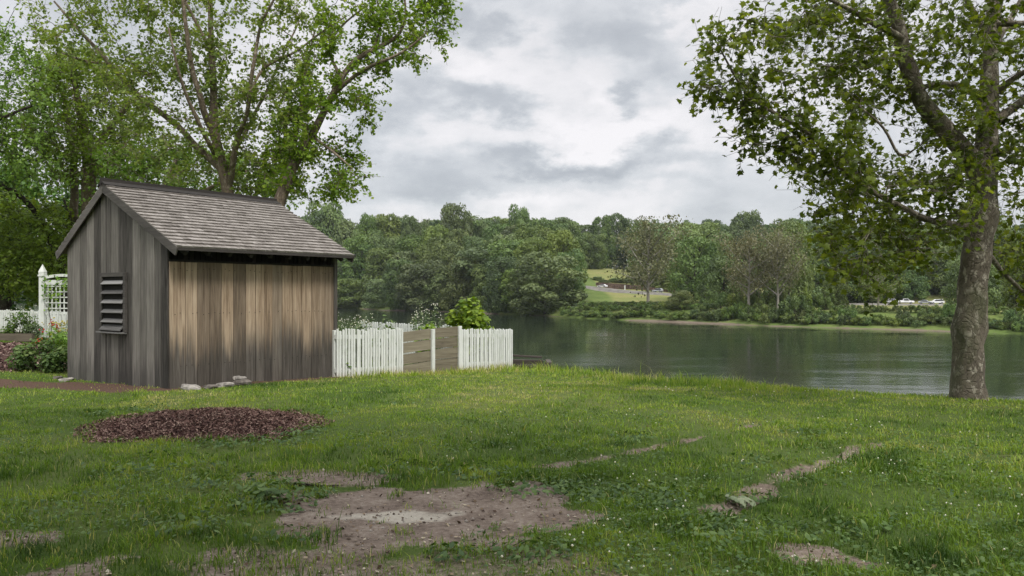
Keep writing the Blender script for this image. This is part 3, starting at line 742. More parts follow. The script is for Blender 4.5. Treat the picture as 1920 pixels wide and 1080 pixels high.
m = MB()
for z in (.35, 1.25, 2.02):
    for x in np.arange(.12, SL - .08, .105):
        if rng.random() < .8: xx = x + rng.normal() * .012; zz = z + rng.normal() * .012; m.box(xx - .006, xx + .006, -.0165, -.0115, zz - .006, zz + .006)
m.build('nail_heads', M['dark_wood'], shed)['kind'] = 'stuff'
# stones at the foot of the front wall
def rock(name, label, x, y, sx, sy, sz, mat, rot=0, seed=0, lift=0.0):
    g = np.random.default_rng(seed); nU, nVv = 16, 10
    P = []
    for i in range(nVv + 1):
        for j in range(nU):
            th = math.pi * i / nVv; ph = 2 * math.pi * j / nU
            v = np.array([math.sin(th) * math.cos(ph), math.sin(th) * math.sin(ph), math.cos(th)])
            v = np.sign(v) * np.abs(v) ** .7
            k = 1 + .5 * (float(vnoise(v[0] * 2 + seed, v[1] * 2 + v[2] * 1.3, 4, 1.1)) - .5) + .2 * (float(vnoise(v[0] * 5 + seed, v[1] * 5 + v[2] * 3, 6, 1.1)) - .5)
            P.append((v[0] * sx * k, v[1] * sy * k, v[2] * sz * k))
    Q = [(i * nU + j, i * nU + (j + 1) % nU, (i + 1) * nU + (j + 1) % nU, (i + 1) * nU + j) for i in range(nVv) for j in range(nU)]
    m = MB(); m.add(P, Q, .5); o = m.build(name, mat); o.location = (x, y, float(gz(x, y)) + sz * .55 + lift); o.rotation_euler = (g.uniform(-.12, .12), g.uniform(-.12, .12), rot)
    return tag(o, label, 'stone')
def gp(px, py):   # ground point seen at a pixel
    Y = 1.6 * F / (py - HY)
    for _ in range(12): Y = (EYE - float(gz((px - CX) / F * Y, Y))) * F / (py - HY)
    return (px - CX) / F * Y, Y
for k, (px, py, sx, sy, sz, mt, lb) in enumerate([
        (358, 731, .165, .10, .055, 'stone', 'pale flat stone leftmost by the front wall of the shed'),
        (395, 728, .12, .09, .04, 'dark_stone', 'low dark stone between the two pale ones at the shed wall'),
        (422, 725, .15, .09, .05, 'stone', 'pale grey stone in the middle of the row at the shed wall'),
        (455, 722, .17, .10, .065, 'dark_stone', 'dark brown stone rightmost in the row at the shed wall'),
        (448, 713, .13, .08, .04, 'stone', 'thin pale stone lying on the dark brown one at the shed wall'),
        (123, 715, .15, .10, .04, 'stone', 'flat pale stone at the left corner of the shed'),
        (108, 711, .10, .08, .04, 'dark_stone', 'small dark stone under the bush at the left corner of the shed')]):
    x, y = gp(px, py); 
    if k == 4: x, y = gp(449, 721)
    rock('stone', lb, x, y, sx, sy, sz, M[mt], .3 * k, k + 1, .09 if k == 4 else 0)

# ------------------------------------------------------------------ fences
def picket(m, p, ux, uy, w, z0, z1, th=.022, n=5):
    """one picket with a rounded head, local frame: (ux,uy) along the fence"""
    nxx, nyy = -uy, ux; P = []
    prof = [(-w / 2, z0), (w / 2, z0), (w / 2, z1 - w * .5)] + [(w / 2 * math.cos(a), z1 - w * .5 + w * .5 * math.sin(a)) for a in np.linspace(0, math.pi, n + 2)[1:-1]] + [(-w / 2, z1 - w * .5)]
    m.poly([(p[0] + a * ux, p[1] + a * uy, z) for a, z in prof], th, (nxx, nyy, 0))
def picket_run(name, label, A, B, zb0, zb1, hgt, spacing, w, posts, side=1, gap=.0, rails=(.16, .84)):
    A = np.array(A, float); B = np.array(B, float); L = np.linalg.norm(B - A); u = (B - A) / L
    t = thing(name, label, 'fence', (A[0], A[1], zb0), math.atan2(u[1], u[0]))
    sl_ = (zb1 - zb0) / L
    m = MB(); nP = int(L / spacing)
    for i in range(nP):
        s_ = (i + .5) * L / nP; zz = sl_ * s_ + rng.normal() * .006
        m.bar if False else None
        picket(m, (s_ + rng.normal() * .006, rng.normal() * .003, 0), 1, 0, w * rng.uniform(.84, 1.08), zz + gap + abs(rng.normal()) * .012, zz + hgt + rng.normal() * .014)
    m.build('pickets', M['white_paint'], t)
    for f in rails:
        m = MB(); m.bar((0, .047, f * hgt), (L, .047, f * hgt + sl_ * L), .044, .085); m.build('rail', M['white_paint'], t)
    for f, ph in posts:
        m = MB(); s_ = f * L; m.box(s_ - .045, s_ + .045, .072, .16, sl_ * s_ - .5, sl_ * s_ + ph); m.build('post', M['white_paint'], t, bevel=.006)
    return t
fa = np.array([-3.60, 15.85]); fb = np.array([.03, 19.9]); fu = (fb - fa) / np.linalg.norm(fb - fa); FL = np.linalg.norm(fb - fa)
def fpx(px):  # distance along the fence seen at a pixel
    k = (px - CX) / F; return (k * fa[1] - fa[0]) / (fu[0] - k * fu[1])
s1, s2, s3 = fpx(757), fpx(812), fpx(862)
def fpt(s_): return fa + fu * s_
def fz(s_): return -.15 - .19 * s_ / FL
picket_run('picket_fence', 'white picket fence panel touching the right corner of the shed', fpt(0), fpt(s1), fz(0), fz(s1), 1.02, .070, .049, [(.02, .99), (.985, .98)])
picket_run('picket_fence', 'white picket fence panel at the water end of the plank barrier', fpt(s3 + .05), fb, fz(s3), fz(FL), 1.02, .070, .049, [(.99, 1.0)])
t = thing('plank_barrier', 'weathered brown plank barrier with white posts between the two picket panels', 'fence', (*fpt(s1), fz(s1)), math.atan2(fu[1], fu[0]))
Lp = s3 - s1; Lm = s2 - s1
for (a, b, hs, tilt) in ((.02, Lm - .035, [(-.2, .20), (.215, .44), (.47, .70), (.715, .945)], .05), (Lm + .05, Lp - .04, [(-.3, .26), (.27, .51), (.525, .755), (.765, 1.0)], .02)):
    for z0, z1 in hs:
        m = MB(); j = rng.normal() * .004
        m.hexa([(a, .03 + j, z0 + .012), (b, .03 + j, z0 + tilt + rng.normal() * .004), (b, .07 + j, z0 + tilt), (a, .07 + j, z0 + .012), (a, .03 + j, z1), (b, .03 + j, z1 + tilt), (b, .07 + j, z1 + tilt), (a, .07 + j, z1)])
        m.build('plank', M['board_wood'], t)
for s_, h_, w_ in ((Lm, .985, .05), (Lp + .01, 1.03, .05)):
    m = MB(); m.box(s_ - w_, s_ + w_ * .8, -.03, .028, -.5, h_); m.build('post', M['white_paint'], t, bevel=.005)
# river-side fence behind the garden and the one on the left
picket_run('picket_fence', 'distant white picket fence tops showing behind the white flowers by the river', (-4.6, 23.4), (-.05, 20.05), -.27, -.36, 1.03, .098, .07, [(.02, 1.0), (.5, 1.0), (.97, 1.0)])
picket_run('picket_fence', 'white picket fence at the left edge behind the raised bed and trellis', (-23, 29.6), (-12.5, 27.3), .14, -.02, .90, .105, .082, [(.25, .92), (.5, .92), (.75, .92)], rails=(.2, .93))

# timbers at the bank
for k, (a, b, w_, h_, lb) in enumerate([
        ((.10, 20.0, -.33), (1.05, 20.0, -.36), .16, .13, 'long lower weathered timber beyond the fence corner at the bank'),
        ((.08, 20.45, -.34), (.95, 20.5, -.37), .18, .14, 'second timber behind the lower one at the bank'),
        ((.02, 20.20, -.18), (.80, 20.2, -.20), .14, .11, 'dark timber resting on the lower ones past the fence'),
        ((.02, 20.75, -.07), (.80, 20.85, -.12), .10, .05, 'thin plank on top of the bank timbers'),
        ((.96, 19.85, -.23), (.96, 20.75, -.23), .13, .12, 'short timber end laid across the right end of the bank timbers')]):
    m = MB(); m.bar(a, b, w_, h_, r=.3 + .1 * k); tag(m.build('timber', M['timber_wood'], bevel=.008), lb, 'timber', 'old timbers at the river edge')

# ------------------------------------------------------------------ plants
def shrub(name, label, base, rx, ry, hgt, nl, size, tpl, mat, z0=.12, nblob=14, tone=(0, 1), stems=7, cat='bush', group=None, droop=.4, seed=None):
    g = np.random.default_rng(seed if seed is not None else rng.integers(1e9))
    t = thing(name, label, cat, base, 0, group)
    B = []
    for i in range(nblob):
        a = g.random() * 6.28; zz = z0 + (1 - z0) * g.random(); q = math.sqrt(g.random()) * math.sqrt(max(.08, 1 - (abs(zz - .45) / .6) ** 2)) * .75
        B.append((math.cos(a) * q * rx, math.sin(a) * q * ry, zz * hgt * .86, (.22 + .16 * g.random())))
    B = np.array(B); k = g.integers(0, nblob, nl); d = unit(g.normal(size=(nl, 3)) + np.array([0, 0, .35]))
    R_ = B[k, 3] * np.array([min(rx, hgt), min(ry, hgt), hgt * .8])[None].mean() * 1.25
    P = B[k, :3] + d * (R_ * (.55 + .5 * g.random(nl)))[:, None]; P[:, 2] = np.abs(P[:, 2]) + .02
    nb = NB(); leaves(nb, P, d * .8 + np.array([0, 0, .8]) + g.normal(size=(nl, 3)) * .45, size * (.65 + .7 * g.random(nl)), tpl, np.clip(tone[0] + (tone[1] - tone[0]) * (.35 * g.random(nblob)[k] + .65 * g.random(nl)), 0, 1), droop=droop, g=g)
    nb.build('foliage', mat, t)
    nb = NB()
    for i in range(stems):
        e = B[i % nblob, :3]; o0 = np.array([e[0] * .15, e[1] * .15, -.1]); V, Q, T = tube([o0, e * np.array([.55, .55, .55]), e], [.012 + .004 * hgt, .009, .004], 5); nb.add(V, Q, T)
    nb.build('stem', M['dark_bark'], t, True); return t
def grd(px, Y, dz=0): x = (px - CX) / F * Y; return (x, Y, float(gz(x, Y)) + dz)
shrub('bright_bush', 'bright yellow green bush with big glossy leaves rising behind the fence', (-1.15, 20.35, -.42), .68, .55, 1.9, 1500, .12, LEAF_HEART, M['bush_bright'], .2, 16, (.1, 1), 9, droop=1.2, seed=3)
shrub('small_bush', 'small pale yellow green bush at the left foot of the bright bush', (-2.15, 20.2, -.4), .4, .35, 1.25, 300, .12, LEAF_OVAL, M['leaf_lime'], .3, 9, (.4, 1), 5, droop=.8, seed=4)
shrub('small_bush', 'small leafy sprig low at the right side of the bright bush', (-.62, 20.1, -.42), .3, .25, 1.15, 120, .15, LEAF_OVAL, M['bush_bright'], .5, 6, (.2, .9), 4, droop=.8, seed=5)
shrub('small_bush', 'dark leafy plant poking up behind the fence between the flowers', (-3.6, 21.5, -.42), .35, .3, 1.35, 160, .11, LEAF_OVAL, M['bush_leaf'], .5, 7, (.3, 1), 5, droop=.8, seed=6)
def flower_plant(name, label, base, r, hgt, nst, petal, leafm, lsize=.05, fsize=.03, seed=1, nleaf=9):
    g = np.random.default_rng(seed); t = thing(name, label, 'flowering plant', base); ns, nl = NB(), NB(); fl = []
    for i in range(nst):
        a = g.random() * 6.28; q = r * math.sqrt(g.random()); h_ = hgt * (.6 + .4 * g.random())
        p0 = np.array([math.cos(a) * q * .6, math.sin(a) * q * .6, -.05]); p2 = np.array([math.cos(a) * q * 1.2, math.sin(a) * q * 1.2, h_]); p1 = (p0 + p2) / 2 + g.normal(size=3) * .04
        V, Q, T = tube([p0, p1, p2], [.006, .005, .003], 4); ns.add(V, Q, T)
        for j in range(3):
            fl.append(p2 + g.normal(size=3) * np.array([.05, .05, .04]))
        s_ = g.random(nleaf); P = p0 + (p2 - p0) * s_[:, None] + g.normal(size=(nleaf, 3)) * .06
        leaves(nl, P, g.normal(size=(nleaf, 3)) * .5 + np.array([0, 0, 1]), lsize * (.6 + .8 * g.random(nleaf)), LEAF_OVAL, g.random(nleaf), g=g)
    ns.build('stem', M['weed_leaf'], t); nl.build('foliage', leafm, t)
    fl = np.array(fl)
    if nst > 12:
        o = blobs(fl, fsize * (.5 + .6 * g.random(len(fl))), g.random(len(fl))).build('flowers', petal, t); o['kind'] = 'stuff'
    else:
        for p in fl: blobs(p[None], fsize * (.6 + .6 * g.random(1)), g.random(1)).build('flower', petal, t)
flower_plant('white_flower_plant', 'white flowering herb right beside the shed behind the first picket panel', (-4.05, 18.9, -.35), .6, 1.45, 80, M['petal_white'], M['sage_leaf'], .085, .017, 11, 26)
flower_plant('white_flower_plant', 'tall white flowering herb standing left of the bright bush', (-2.35, 20.6, -.42), .38, 1.72, 40, M['petal_white'], M['sage_leaf'], .08, .018, 12, 24)
x0, y0 = fpt(fpx(655)); rosette('climbing_weed', 'small green weed growing through the pickets next to the shed', x0 - .06, y0 + .02, 24, .09, .11, M['bush_leaf'], (.3, .9), 5.5)
# bush and bed left of the shed
shrub('leafy_bush', 'leafy green bush against the left corner of the shed', grd(78, 16.6), .85, .7, .62, 2100, .09, LEAF_OVAL, M['bush_leaf'], .02, 18, (0, 1), 8, seed=8)
shrub('leafy_bush', 'light yellow green sprawling bush behind the corner bush, near the trellis', grd(112, 18.0), .42, .45, .85, 700, .08, LEAF_OVAL, M['leaf_lime'], .02, 9, (.2, 1), 6, seed=9)
flower_plant('yellow_flower_plant', 'tall thin yellow and orange flowers in front of the trellis', grd(112, 22.5), .35, .95, 26, M['petal_yellow'], M['leaf_lime'], .06, .03, 13)
flower_plant('red_flower_plant', 'red hollyhock blooms in front of the trellis', grd(96, 23.5), .22, .85, 9, M['petal_red'], M['bush_leaf'], .06, .04, 14)
flower_plant('orange_flower_plant', 'low orange red flowers at the foot of the trellis', grd(86, 24.2), .3, .22, 16, M['petal_red'], M['bush_leaf'], .06, .045, 15, 6)
bx0, bx1 = (-40 - CX) / F * 25.6, (60 - CX) / F * 25.6
bz = float(gz((bx0 + bx1) / 2, 25.6))
t = thing('raised_bed', 'low timber raised bed in front of the left picket fence', 'planter', ((bx0 + bx1) / 2, 26.1, bz)); hw = (bx1 - bx0) / 2
for (a, b) in (((-hw, -.5, .1), (hw, -.5, .1)), ((-hw, .5, .1), (hw, .5, .1)), ((-hw + .03, -.47, .1), (-hw + .03, .47, .1)), ((hw - .03, -.47, .1), (hw - .03, .47, .1))):
    m = MB(); m.bar(a, b, .055, .26); m.build('side_board', M['bed_wood'], t)
m = MB(); m.box(-hw + .06, hw - .06, -.465, .465, -.05, .17, .4); m.build('soil', M['mulch'], t)
shrub('bed_plant', 'dark green leafy plant growing in the raised bed at the left edge', (-16.7, 26.1, bz + .15), .75, .4, .75, 900, .09, LEAF_OVAL, M['bush_leaf'], .02, 12, (.1, 1), 6, seed=16)
flower_plant('bed_flowers', 'pale flower stalks rising at the back of the raised bed', (-16.5, 26.35, bz + .15), .6, 1.0, 20, M['petal_white'], M['sage_leaf'], .05, .02, 17)
shrub('lavender_bush', 'grey low lavender bush at the right end of the raised bed', (-16.05, 25.9, bz + .14), .42, .35, .42, 1000, .05, LEAF_DIAM, M['sage_leaf'], .02, 8, (.0, .6), 5, seed=18)
m = MB(); xx, yy = gp(76, 651); m.hexa([(xx - .42, yy - .2, 0), (xx + .4, yy - .25, 0), (xx + .45, yy + .25, 0), (xx - .38, yy + .22, 0), (xx - .40, yy - .18, .07), (xx + .37, yy - .22, .07), (xx + .42, yy + .22, .07), (xx - .35, yy + .2, .07)], .5)
o = m.build('stepping_stone', M['stone'], bevel=.01); o.location.z = float(gz(xx, yy)); tag(o, 'pale flat stepping stone in front of the trellis', 'stone')

# garden trellis
tY = 26.0; tx0 = (80 - CX) / F * tY; tz0 = float(gz(tx0, tY)); top = at(80, 495, tY)[2] - tz0; wid = 1.35
t = thing('garden_trellis', 'white lattice garden arbor with pointed post left of the shed', 'trellis', (tx0, tY, tz0))
for xq, dq in ((0, 0), (wid, 0)):
    m = MB(); a = .085; m.box(xq - a, xq + a, dq - a, dq + a, -.3, top - .42); p = m.build('post', M['white_paint'], t, bevel=.01)
    m = MB(); m.box(xq - a * 1.25, xq + a * 1.25, dq - a * 1.25, dq + a * 1.25, top - .418, top - .36)
    m.add([(xq - a, dq - a, top - .358), (xq + a, dq - a, top - .358), (xq + a, dq + a, top - .358), (xq - a, dq + a, top - .358), (xq - a * 1.1, dq - a * 1.1, top - .26), (xq + a * 1.1, dq - a * 1.1, top - .26), (xq + a * 1.1, dq + a * 1.1, top - .26), (xq - a * 1.1, dq + a * 1.1, top - .26), (xq, dq, top)],
          [(0, 1, 5, 4), (1, 2, 6, 5), (2, 3, 7, 6), (3, 0, 4, 7), (4, 5, 8), (5, 6, 8), (6, 7, 8), (7, 4, 8), (0, 3, 2, 1)]); m.build('finial', M['white_paint'], p)
for dq in (0,):
    m = MB(); m.bar((.087, dq, top - .62), (wid - .087, dq, top - .62), .07, .16); m.build('rail', M['white_paint'], t)
    m = MB()
    arc = [(.087 + (wid - .174) * f, dq, top - .50 + .12 * math.sin(math.pi * (.12 + .76 * f))) for f in np.linspace(0, 1, 12)]
    for p, q in zip(arc[:-1], arc[1:]): m.bar(p, q, .05, .09)
    m.build('arch', M['white_paint'], t)
m = MB()
for x in np.arange(.17, wid - .1, .135): m.box(x, x + .036, -.016, .0, .1, top - .702)
for z in list(np.arange(.95, top - .75, .185)) + [.12]: m.box(.087, wid - .087, -.034, -.018, z, z + .036)
m.build('lattice', M['white_paint'], t)
nb = NB(); k = 170; P = np.stack([.35 + .30 * rng.normal(size=k), -.10 + .10 * rng.normal(size=k), 1.75 + .28 * rng.normal(size=k)], -1)
P[90:, 0] = .95 + .22 * rng.normal(size=80); P[90:, 2] = 2.05 + .15 * rng.normal(size=80)
P[:, 0] = np.clip(P[:, 0], .12, 1.4); P[:, 1] = np.clip(P[:, 1], -.3, -.05)
P += np.array([tx0, tY, tz0]); leaves(nb, P, rng.normal(size=(k, 3)) * .5 + np.array([0, -.7, .6]), .06 + .07 * rng.random(k), LEAF_OVAL, rng.random(k), droop=1)
vt = thing('climbing_vine', 'lime green vine climbing over the white trellis', 'vine', (tx0 + .3, tY - .12, tz0))
o = nb.build('foliage', M['leaf_lime'], vt); o.data.transform(__import__('mathutils').Matrix.Translation((-tx0 - .3, -tY + .12, -tz0)))
m = MB(); m.tube([(0, 0, -.05), (.06, .02, .6), (-.05, 0, 1.2), (.1, 0, 1.8), (.45, 0, 2.1)], [.014, .012, .01, .008, .005], 6); m.build('stem', M['dark_bark'], vt, True)

# ------------------------------------------------------------------ near trees
def in_poly(px, py, poly):
    poly = np.asarray(poly, float); c = np.zeros(len(px), bool); j = len(poly) - 1
    for i in range(len(poly)):
        xi, yi = poly[i]; xj, yj = poly[j]
        c ^= ((yi > py) != (yj > py)) & (px < (xj - xi) * (py - yi) / (yj - yi + 1e-9) + xi); j = i
    return c
def resample(P, r, step):
    P = np.asarray(P, float); d = np.r_[0, np.cumsum(np.linalg.norm(np.diff(P, axis=0), axis=1))]; n_ = max(3, int(d[-1] / step) + 1); s_ = np.linspace(0, d[-1], n_)
    # smooth through points
    Q = np.stack([np.interp(s_, d, P[:, k]) for k in range(3)], -1)
    for _ in range(3):
        Q[1:-1] = .25 * Q[:-2] + .5 * Q[1:-1] + .25 * Q[2:]
    return Q, np.interp(s_, d, r)
def make_tree(name, label, cat, limbs, foliage, leaf, bark, leafm, nper=34, sig=.34, lsize=.12, step=.22, seed=1, gaps=(), wob=.10, tone=(0, 1), droop=.5, rtip=.006, sides=12, group=None, along=.35, extra=None):
    """limbs: lists of (px,py,Y,radius); foliage: (polygon, Ymin, Ymax, clusters)"""
    g = np.random.default_rng(seed); base = at(*limbs[0][0][:3]); base[2] = float(gz(base[0], base[1]))
    t = thing(name, label, cat, base, 0, group)
    wood = NB(); nodes = []; 
    for li, L in enumerate(limbs):
        P = np.array([at(*q[:3]) for q in L]); r = np.array([q[3] for q in L])
        if li == 0: P[0, 2] = base[2] - .25
        Q, rr = resample(P, r, step)
        if li > 0: Q[1:] += (np.stack([fbm(Q[1:, 2] * 1.0 + li * 9, Q[1:, 0], 7 + k, .9, 2) for k in range(3)], -1) - .5) * min(.25, 2.5 * r.mean())
        if extra and li == 0: rr = extra(Q, rr)
        V, Qd, T = tube(Q, rr, sides if r[0] > .06 else 8, wob if r[0] > .05 else .03, li * 3.3 + seed); wood.add(V - base, Qd, T)
        if li == 0 : nodes.append((Q[len(Q) // 2:], rr[len(Q) // 2:]))
        else: nodes.append((Q, rr))
    NP = np.concatenate([q for q, _ in nodes]); NR = np.concatenate([r for _, r in nodes])
    tg = []
    for poly, ya, yb, cnt in foliage:
        poly = np.asarray(poly, float); lo, hi = poly.min(0), poly.max(0); got = 0
        while got < cnt:
            px = lo[0] + (hi[0] - lo[0]) * g.random(cnt * 3); py = lo[1] + (hi[1] - lo[1]) * g.random(cnt * 3); ok = in_poly(px, py, poly)
            for (gx_, gy_, ra, rb) in gaps: ok &= ~((((px - gx_) / ra) ** 2 + ((py - gy_) / rb) ** 2 < 1) & (g.random(len(px)) < .9))
            px, py = px[ok][:cnt - got], py[ok][:cnt - got]; Yd = ya + (yb - ya) * (g.random(len(px)) + g.random(len(px))) / 2
            tg += [at(a, b, c) for a, b, c in zip(px, py, Yd)]; got += len(px)
    tg = np.array(tg); tg = tg[tg[:, 2] > gz(tg[:, 0], tg[:, 1]) + .4]
    d0 = np.array([np.min(((NP - p) ** 2).sum(1)) for p in tg]); order = np.argsort(d0)
    nb = NB(); cap = len(NP); PN = np.zeros((cap + len(tg) * 14, 3)); PR = np.zeros(len(PN)); PN[:cap] = NP; PR[:cap] = NR; cnt = cap
    for oi in order:
        p = tg[oi]; D = PN[:cnt] - p; cost = np.sqrt((D ** 2).sum(1)) + .35 * np.maximum(0, D[:, 2]) ; k = int(np.argmin(cost)); a = PN[k].copy(); r0 = min(PR[k] * .7, .012 + .012 * np.linalg.norm(p - a)); r0 = max(r0, rtip)
        L = np.linalg.norm(p - a); ns = max(3, min(12, int(L / .28) + 2)); s_ = np.linspace(0, 1, ns)[:, None]
        path = a + (p - a) * s_ + (g.normal(size=(ns, 3)) * .05 * L ** .6) * (s_ > 0) * (s_ < 1) + np.array([0, 0, .10 * L]) * (s_ * (1 - s_)) * 2
        rr = r0 + (rtip * .6 - r0) * s_[:, 0]
        V, Qd, T = tube(path, rr, 5 if r0 > .012 else 4); wood.add(V - base, Qd, T)
        PN[cnt:cnt + ns - 1] = path[1:]; PR[cnt:cnt + ns - 1] = rr[1:]; cnt += ns - 1
        n1 = int(nper * (1 - along) * (.6 + .8 * g.random())); n2 = int(nper * along)
        nt_ = 5; tips_ = unit(g.normal(size=(nt_, 3)) + .5 * unit(p - a) + np.array([0, 0, -.15])) * (sig * (1.0 + 1.3 * g.random((nt_, 1)))); roots_ = p - (p - a) * (.35 * g.random((nt_, 1)) / max(L, .3))
        for e_, r_ in zip(tips_, roots_):
            V, Qd, T = tube([r_, r_ + e_ * .5 + g.normal(size=3) * sig * .12, p + e_], [rtip * .6, rtip * .5, rtip * .35], 3, cap=False); wood.add(V - base, Qd)
        ti = g.integers(0, nt_, n1); f1 = (.25 + .8 * g.random((n1, 1)))
        Pl = roots_[ti] + (p + tips_[ti] - roots_[ti]) * f1 + np.clip(g.normal(size=(n1, 3)), -1.6, 1.6) * lsize * .42
        f = .35 + .65 * g.random(n2); Pa = a + (p - a) * f[:, None] + g.normal(size=(n2, 3)) * sig * .55
        Pl = np.concatenate([Pl, Pa]); k_ = len(Pl)
        ct = g.random(); tn_ = np.clip(tone[0] + (tone[1] - tone[0]) * (.45 * ct + .55 * g.random(k_)), 0, 1)
        leaves(nb, Pl - base, g.normal(size=(k_, 3)) * .55 + np.array([0, 0, .75]) + .5 * unit(Pl - p), lsize * (.6 + .7 * g.random(k_)), leaf, tn_, droop=droop, g=g)
    wood.build('trunk', bark, t, True); nb.build('crown', leafm, t); return t

def burls(Q, rr):
    rr = rr.copy(); 
    for z, k, s_ in ((1.10, .12, .16), (.98, .08, .12), (2.1, .05, .2), (2.75, .12, .22)): rr *= 1 + k * np.exp(-((Q[:, 2] - z) / s_) ** 2)
    rr *= 1 + .10 * np.exp(-np.maximum(0, Q[:, 2] - gz(Q[:, 0], Q[:, 1])) / .2); return rr
D = 12.0; kx = D / F
right_limbs = [
    [(1816, 752, D, 28.38 * kx), (1814, 640, D, 26.66 * kx), (1822, 560, D, 25.37 * kx), (1834, 470, D, 24.51 * kx), (1842, 400, D, 24.08 * kx), (1844, 330, D, 23.22 * kx), (1850, 250, D, 18.06 * kx), (1854, 180, D, 15.48 * kx), (1858, 90, D, 14.62 * kx), (1866, 0, D, 12.90 * kx), (1880, -120, D + .2, 9.46 * kx), (1890, -260, D + .3, 5.16 * kx)],
    [(1842, 350, D, 18.92 * kx), (1815, 295, D - .1, 18.06 * kx), (1775, 245, D - .2, 15.91 * kx), (1735, 190, D - .3, 14.62 * kx), (1708, 140, D - .4, 13.76 * kx), (1692, 80, D - .5, 12.04 * kx), (1662, 10, D - .6, 10.32 * kx), (1630, -70, D - .7, 6.88 * kx), (1600, -150, D - .8, 3.44 * kx)],
    [(1830, 430, D, 7.60 * kx), (1740, 415, D - .7, 5.85 * kx), (1640, 365, D - 1.2, 4.68 * kx), (1565, 310, D - 1.4, 3.80 * kx), (1524, 255, D - 1.5, 3.51 * kx), (1462, 218, D - 1.6, 2.92 * kx), (1400, 184, D - 1.7, 2.34 * kx), (1360, 118, D - 1.7, 1.52 * kx), (1338, 75, D - 1.7, 0.94 * kx)],
    [(1850, 190, D, 7.74 * kx), (1830, 165, D - .1, 6.45 * kx), (1790, 150, D - .2, 5.16 * kx), (1740, 158, D - .3, 4.30 * kx), (1710, 168, D - .35, 3.44 * kx)],
    [(1868, 225, D, 8.60 * kx), (1890, 210, D + .1, 7.74 * kx), (1925, 185, D + .2, 6.88 * kx), (2000, 130, D + .4, 5.16 * kx), (2090, 60, D + .6, 2.58 * kx)],
    [(1866, 175, D, 6.88 * kx), (1890, 155, D - .2, 5.59 * kx), (1930, 130, D - .5, 4.73 * kx), (2010, 110, D - 1, 2.58 * kx)],
    [(1858, 45, D, 6.88 * kx), (1885, 44, D - .2, 5.59 * kx), (1930, 42, D - .5, 4.30 * kx), (2010, 20, D - .8, 2.58 * kx)],
    [(1862, 90, D, 6.88 * kx), (1892, 40, D + .3, 6.02 * kx), (1915, 0, D + .5, 4.30 * kx), (1950, -70, D + .8, 2.58 * kx)],
    [(1690, 75, D - .5, 6.88 * kx), (1640, 45, D - .8, 5.16 * kx), (1590, 15, D - 1, 3.87 * kx), (1520, -20, D - 1.2, 2.15 * kx)],
    [(1856, 110, D, 6.88 * kx), (1835, 40, D + .5, 5.16 * kx), (1800, -20, D + .8, 4.30 * kx), (1760, -90, D + 1, 2.58 * kx)],
    [(1850, 470, D, 5.16 * kx), (1880, 510, D + .5, 4.30 * kx), (1930, 560, D + 1.0, 3.44 * kx), (1990, 590, D + 1.4, 1.72 * kx)],
    [(1700, 290, D - .9, 3.44 * kx), (1685, 300, D - 1, 2.58 * kx), (1660, 240, D - 1.1, 2.15 * kx), (1610, 200, D - 1.2, 1.38 * kx)],
]
right_fol = [
    ([(1500, 0), (1860, 0), (1870, 330), (1800, 420), (1700, 330), (1560, 250), (1480, 160), (1440, 60)], D - 2.3, D + 2.2, 250),
    ([(1440, 20), (1340, 40), (1292, 90), (1288, 150), (1312, 195), (1345, 225), (1385, 285), (1440, 275), (1500, 310), (1560, 300), (1500, 130)], D - 2.2, D - .9, 62),
    ([(1500, 300), (1480, 345), (1520, 380), (1530, 470), (1570, 520), (1640, 500), (1700, 490), (1800, 440), (1830, 370), (1700, 320)], D - 2.0, D + 1.2, 104),
    ([(1570, 440), (1600, 545), (1640, 540), (1720, 520), (1790, 450)], D - 1.5, D + .3, 16),
    ([(1870, 40), (1960, 40), (1960, 420), (1870, 390)], D - 1.2, D + 1.8, 44),
    ([(1868, 390), (1990, 380), (1990, 560), (1900, 560), (1862, 470)], D + .2, D + 1.8, 30),
    ([(1420, 0), (1480, -160), (1700, -300), (2000, -330), (2250, -150), (2300, 150), (2150, 420), (1960, 480), (1930, 20)], D - 2.6, D + 2.6, 210),
    ([(1450, 195), (1530, 235), (1600, 300), (1680, 350), (1680, 410), (1590, 365), (1520, 300), (1430, 240)], D - 1.9, D - 1.0, 34),
]
make_tree('sycamore_tree', 'large sycamore with mottled burly trunk at the river edge', 'tree', right_limbs, right_fol, LEAF_LOBED, M['sycamore_bark'], M['leaf_right'],
          nper=28, sig=.21, lsize=.09, seed=5, gaps=[(1515, 92, 38, 26), (1700, 265, 40, 34), (1655, 225, 26, 22), (1800, 95, 16, 24), (1640, 275, 30, 14), (1780, 215, 26, 20), (1560, 390, 18, 12), (1740, 300, 18, 14)],
          wob=.13, extra=burls, sides=22, step=.12, tone=(.08, 1))

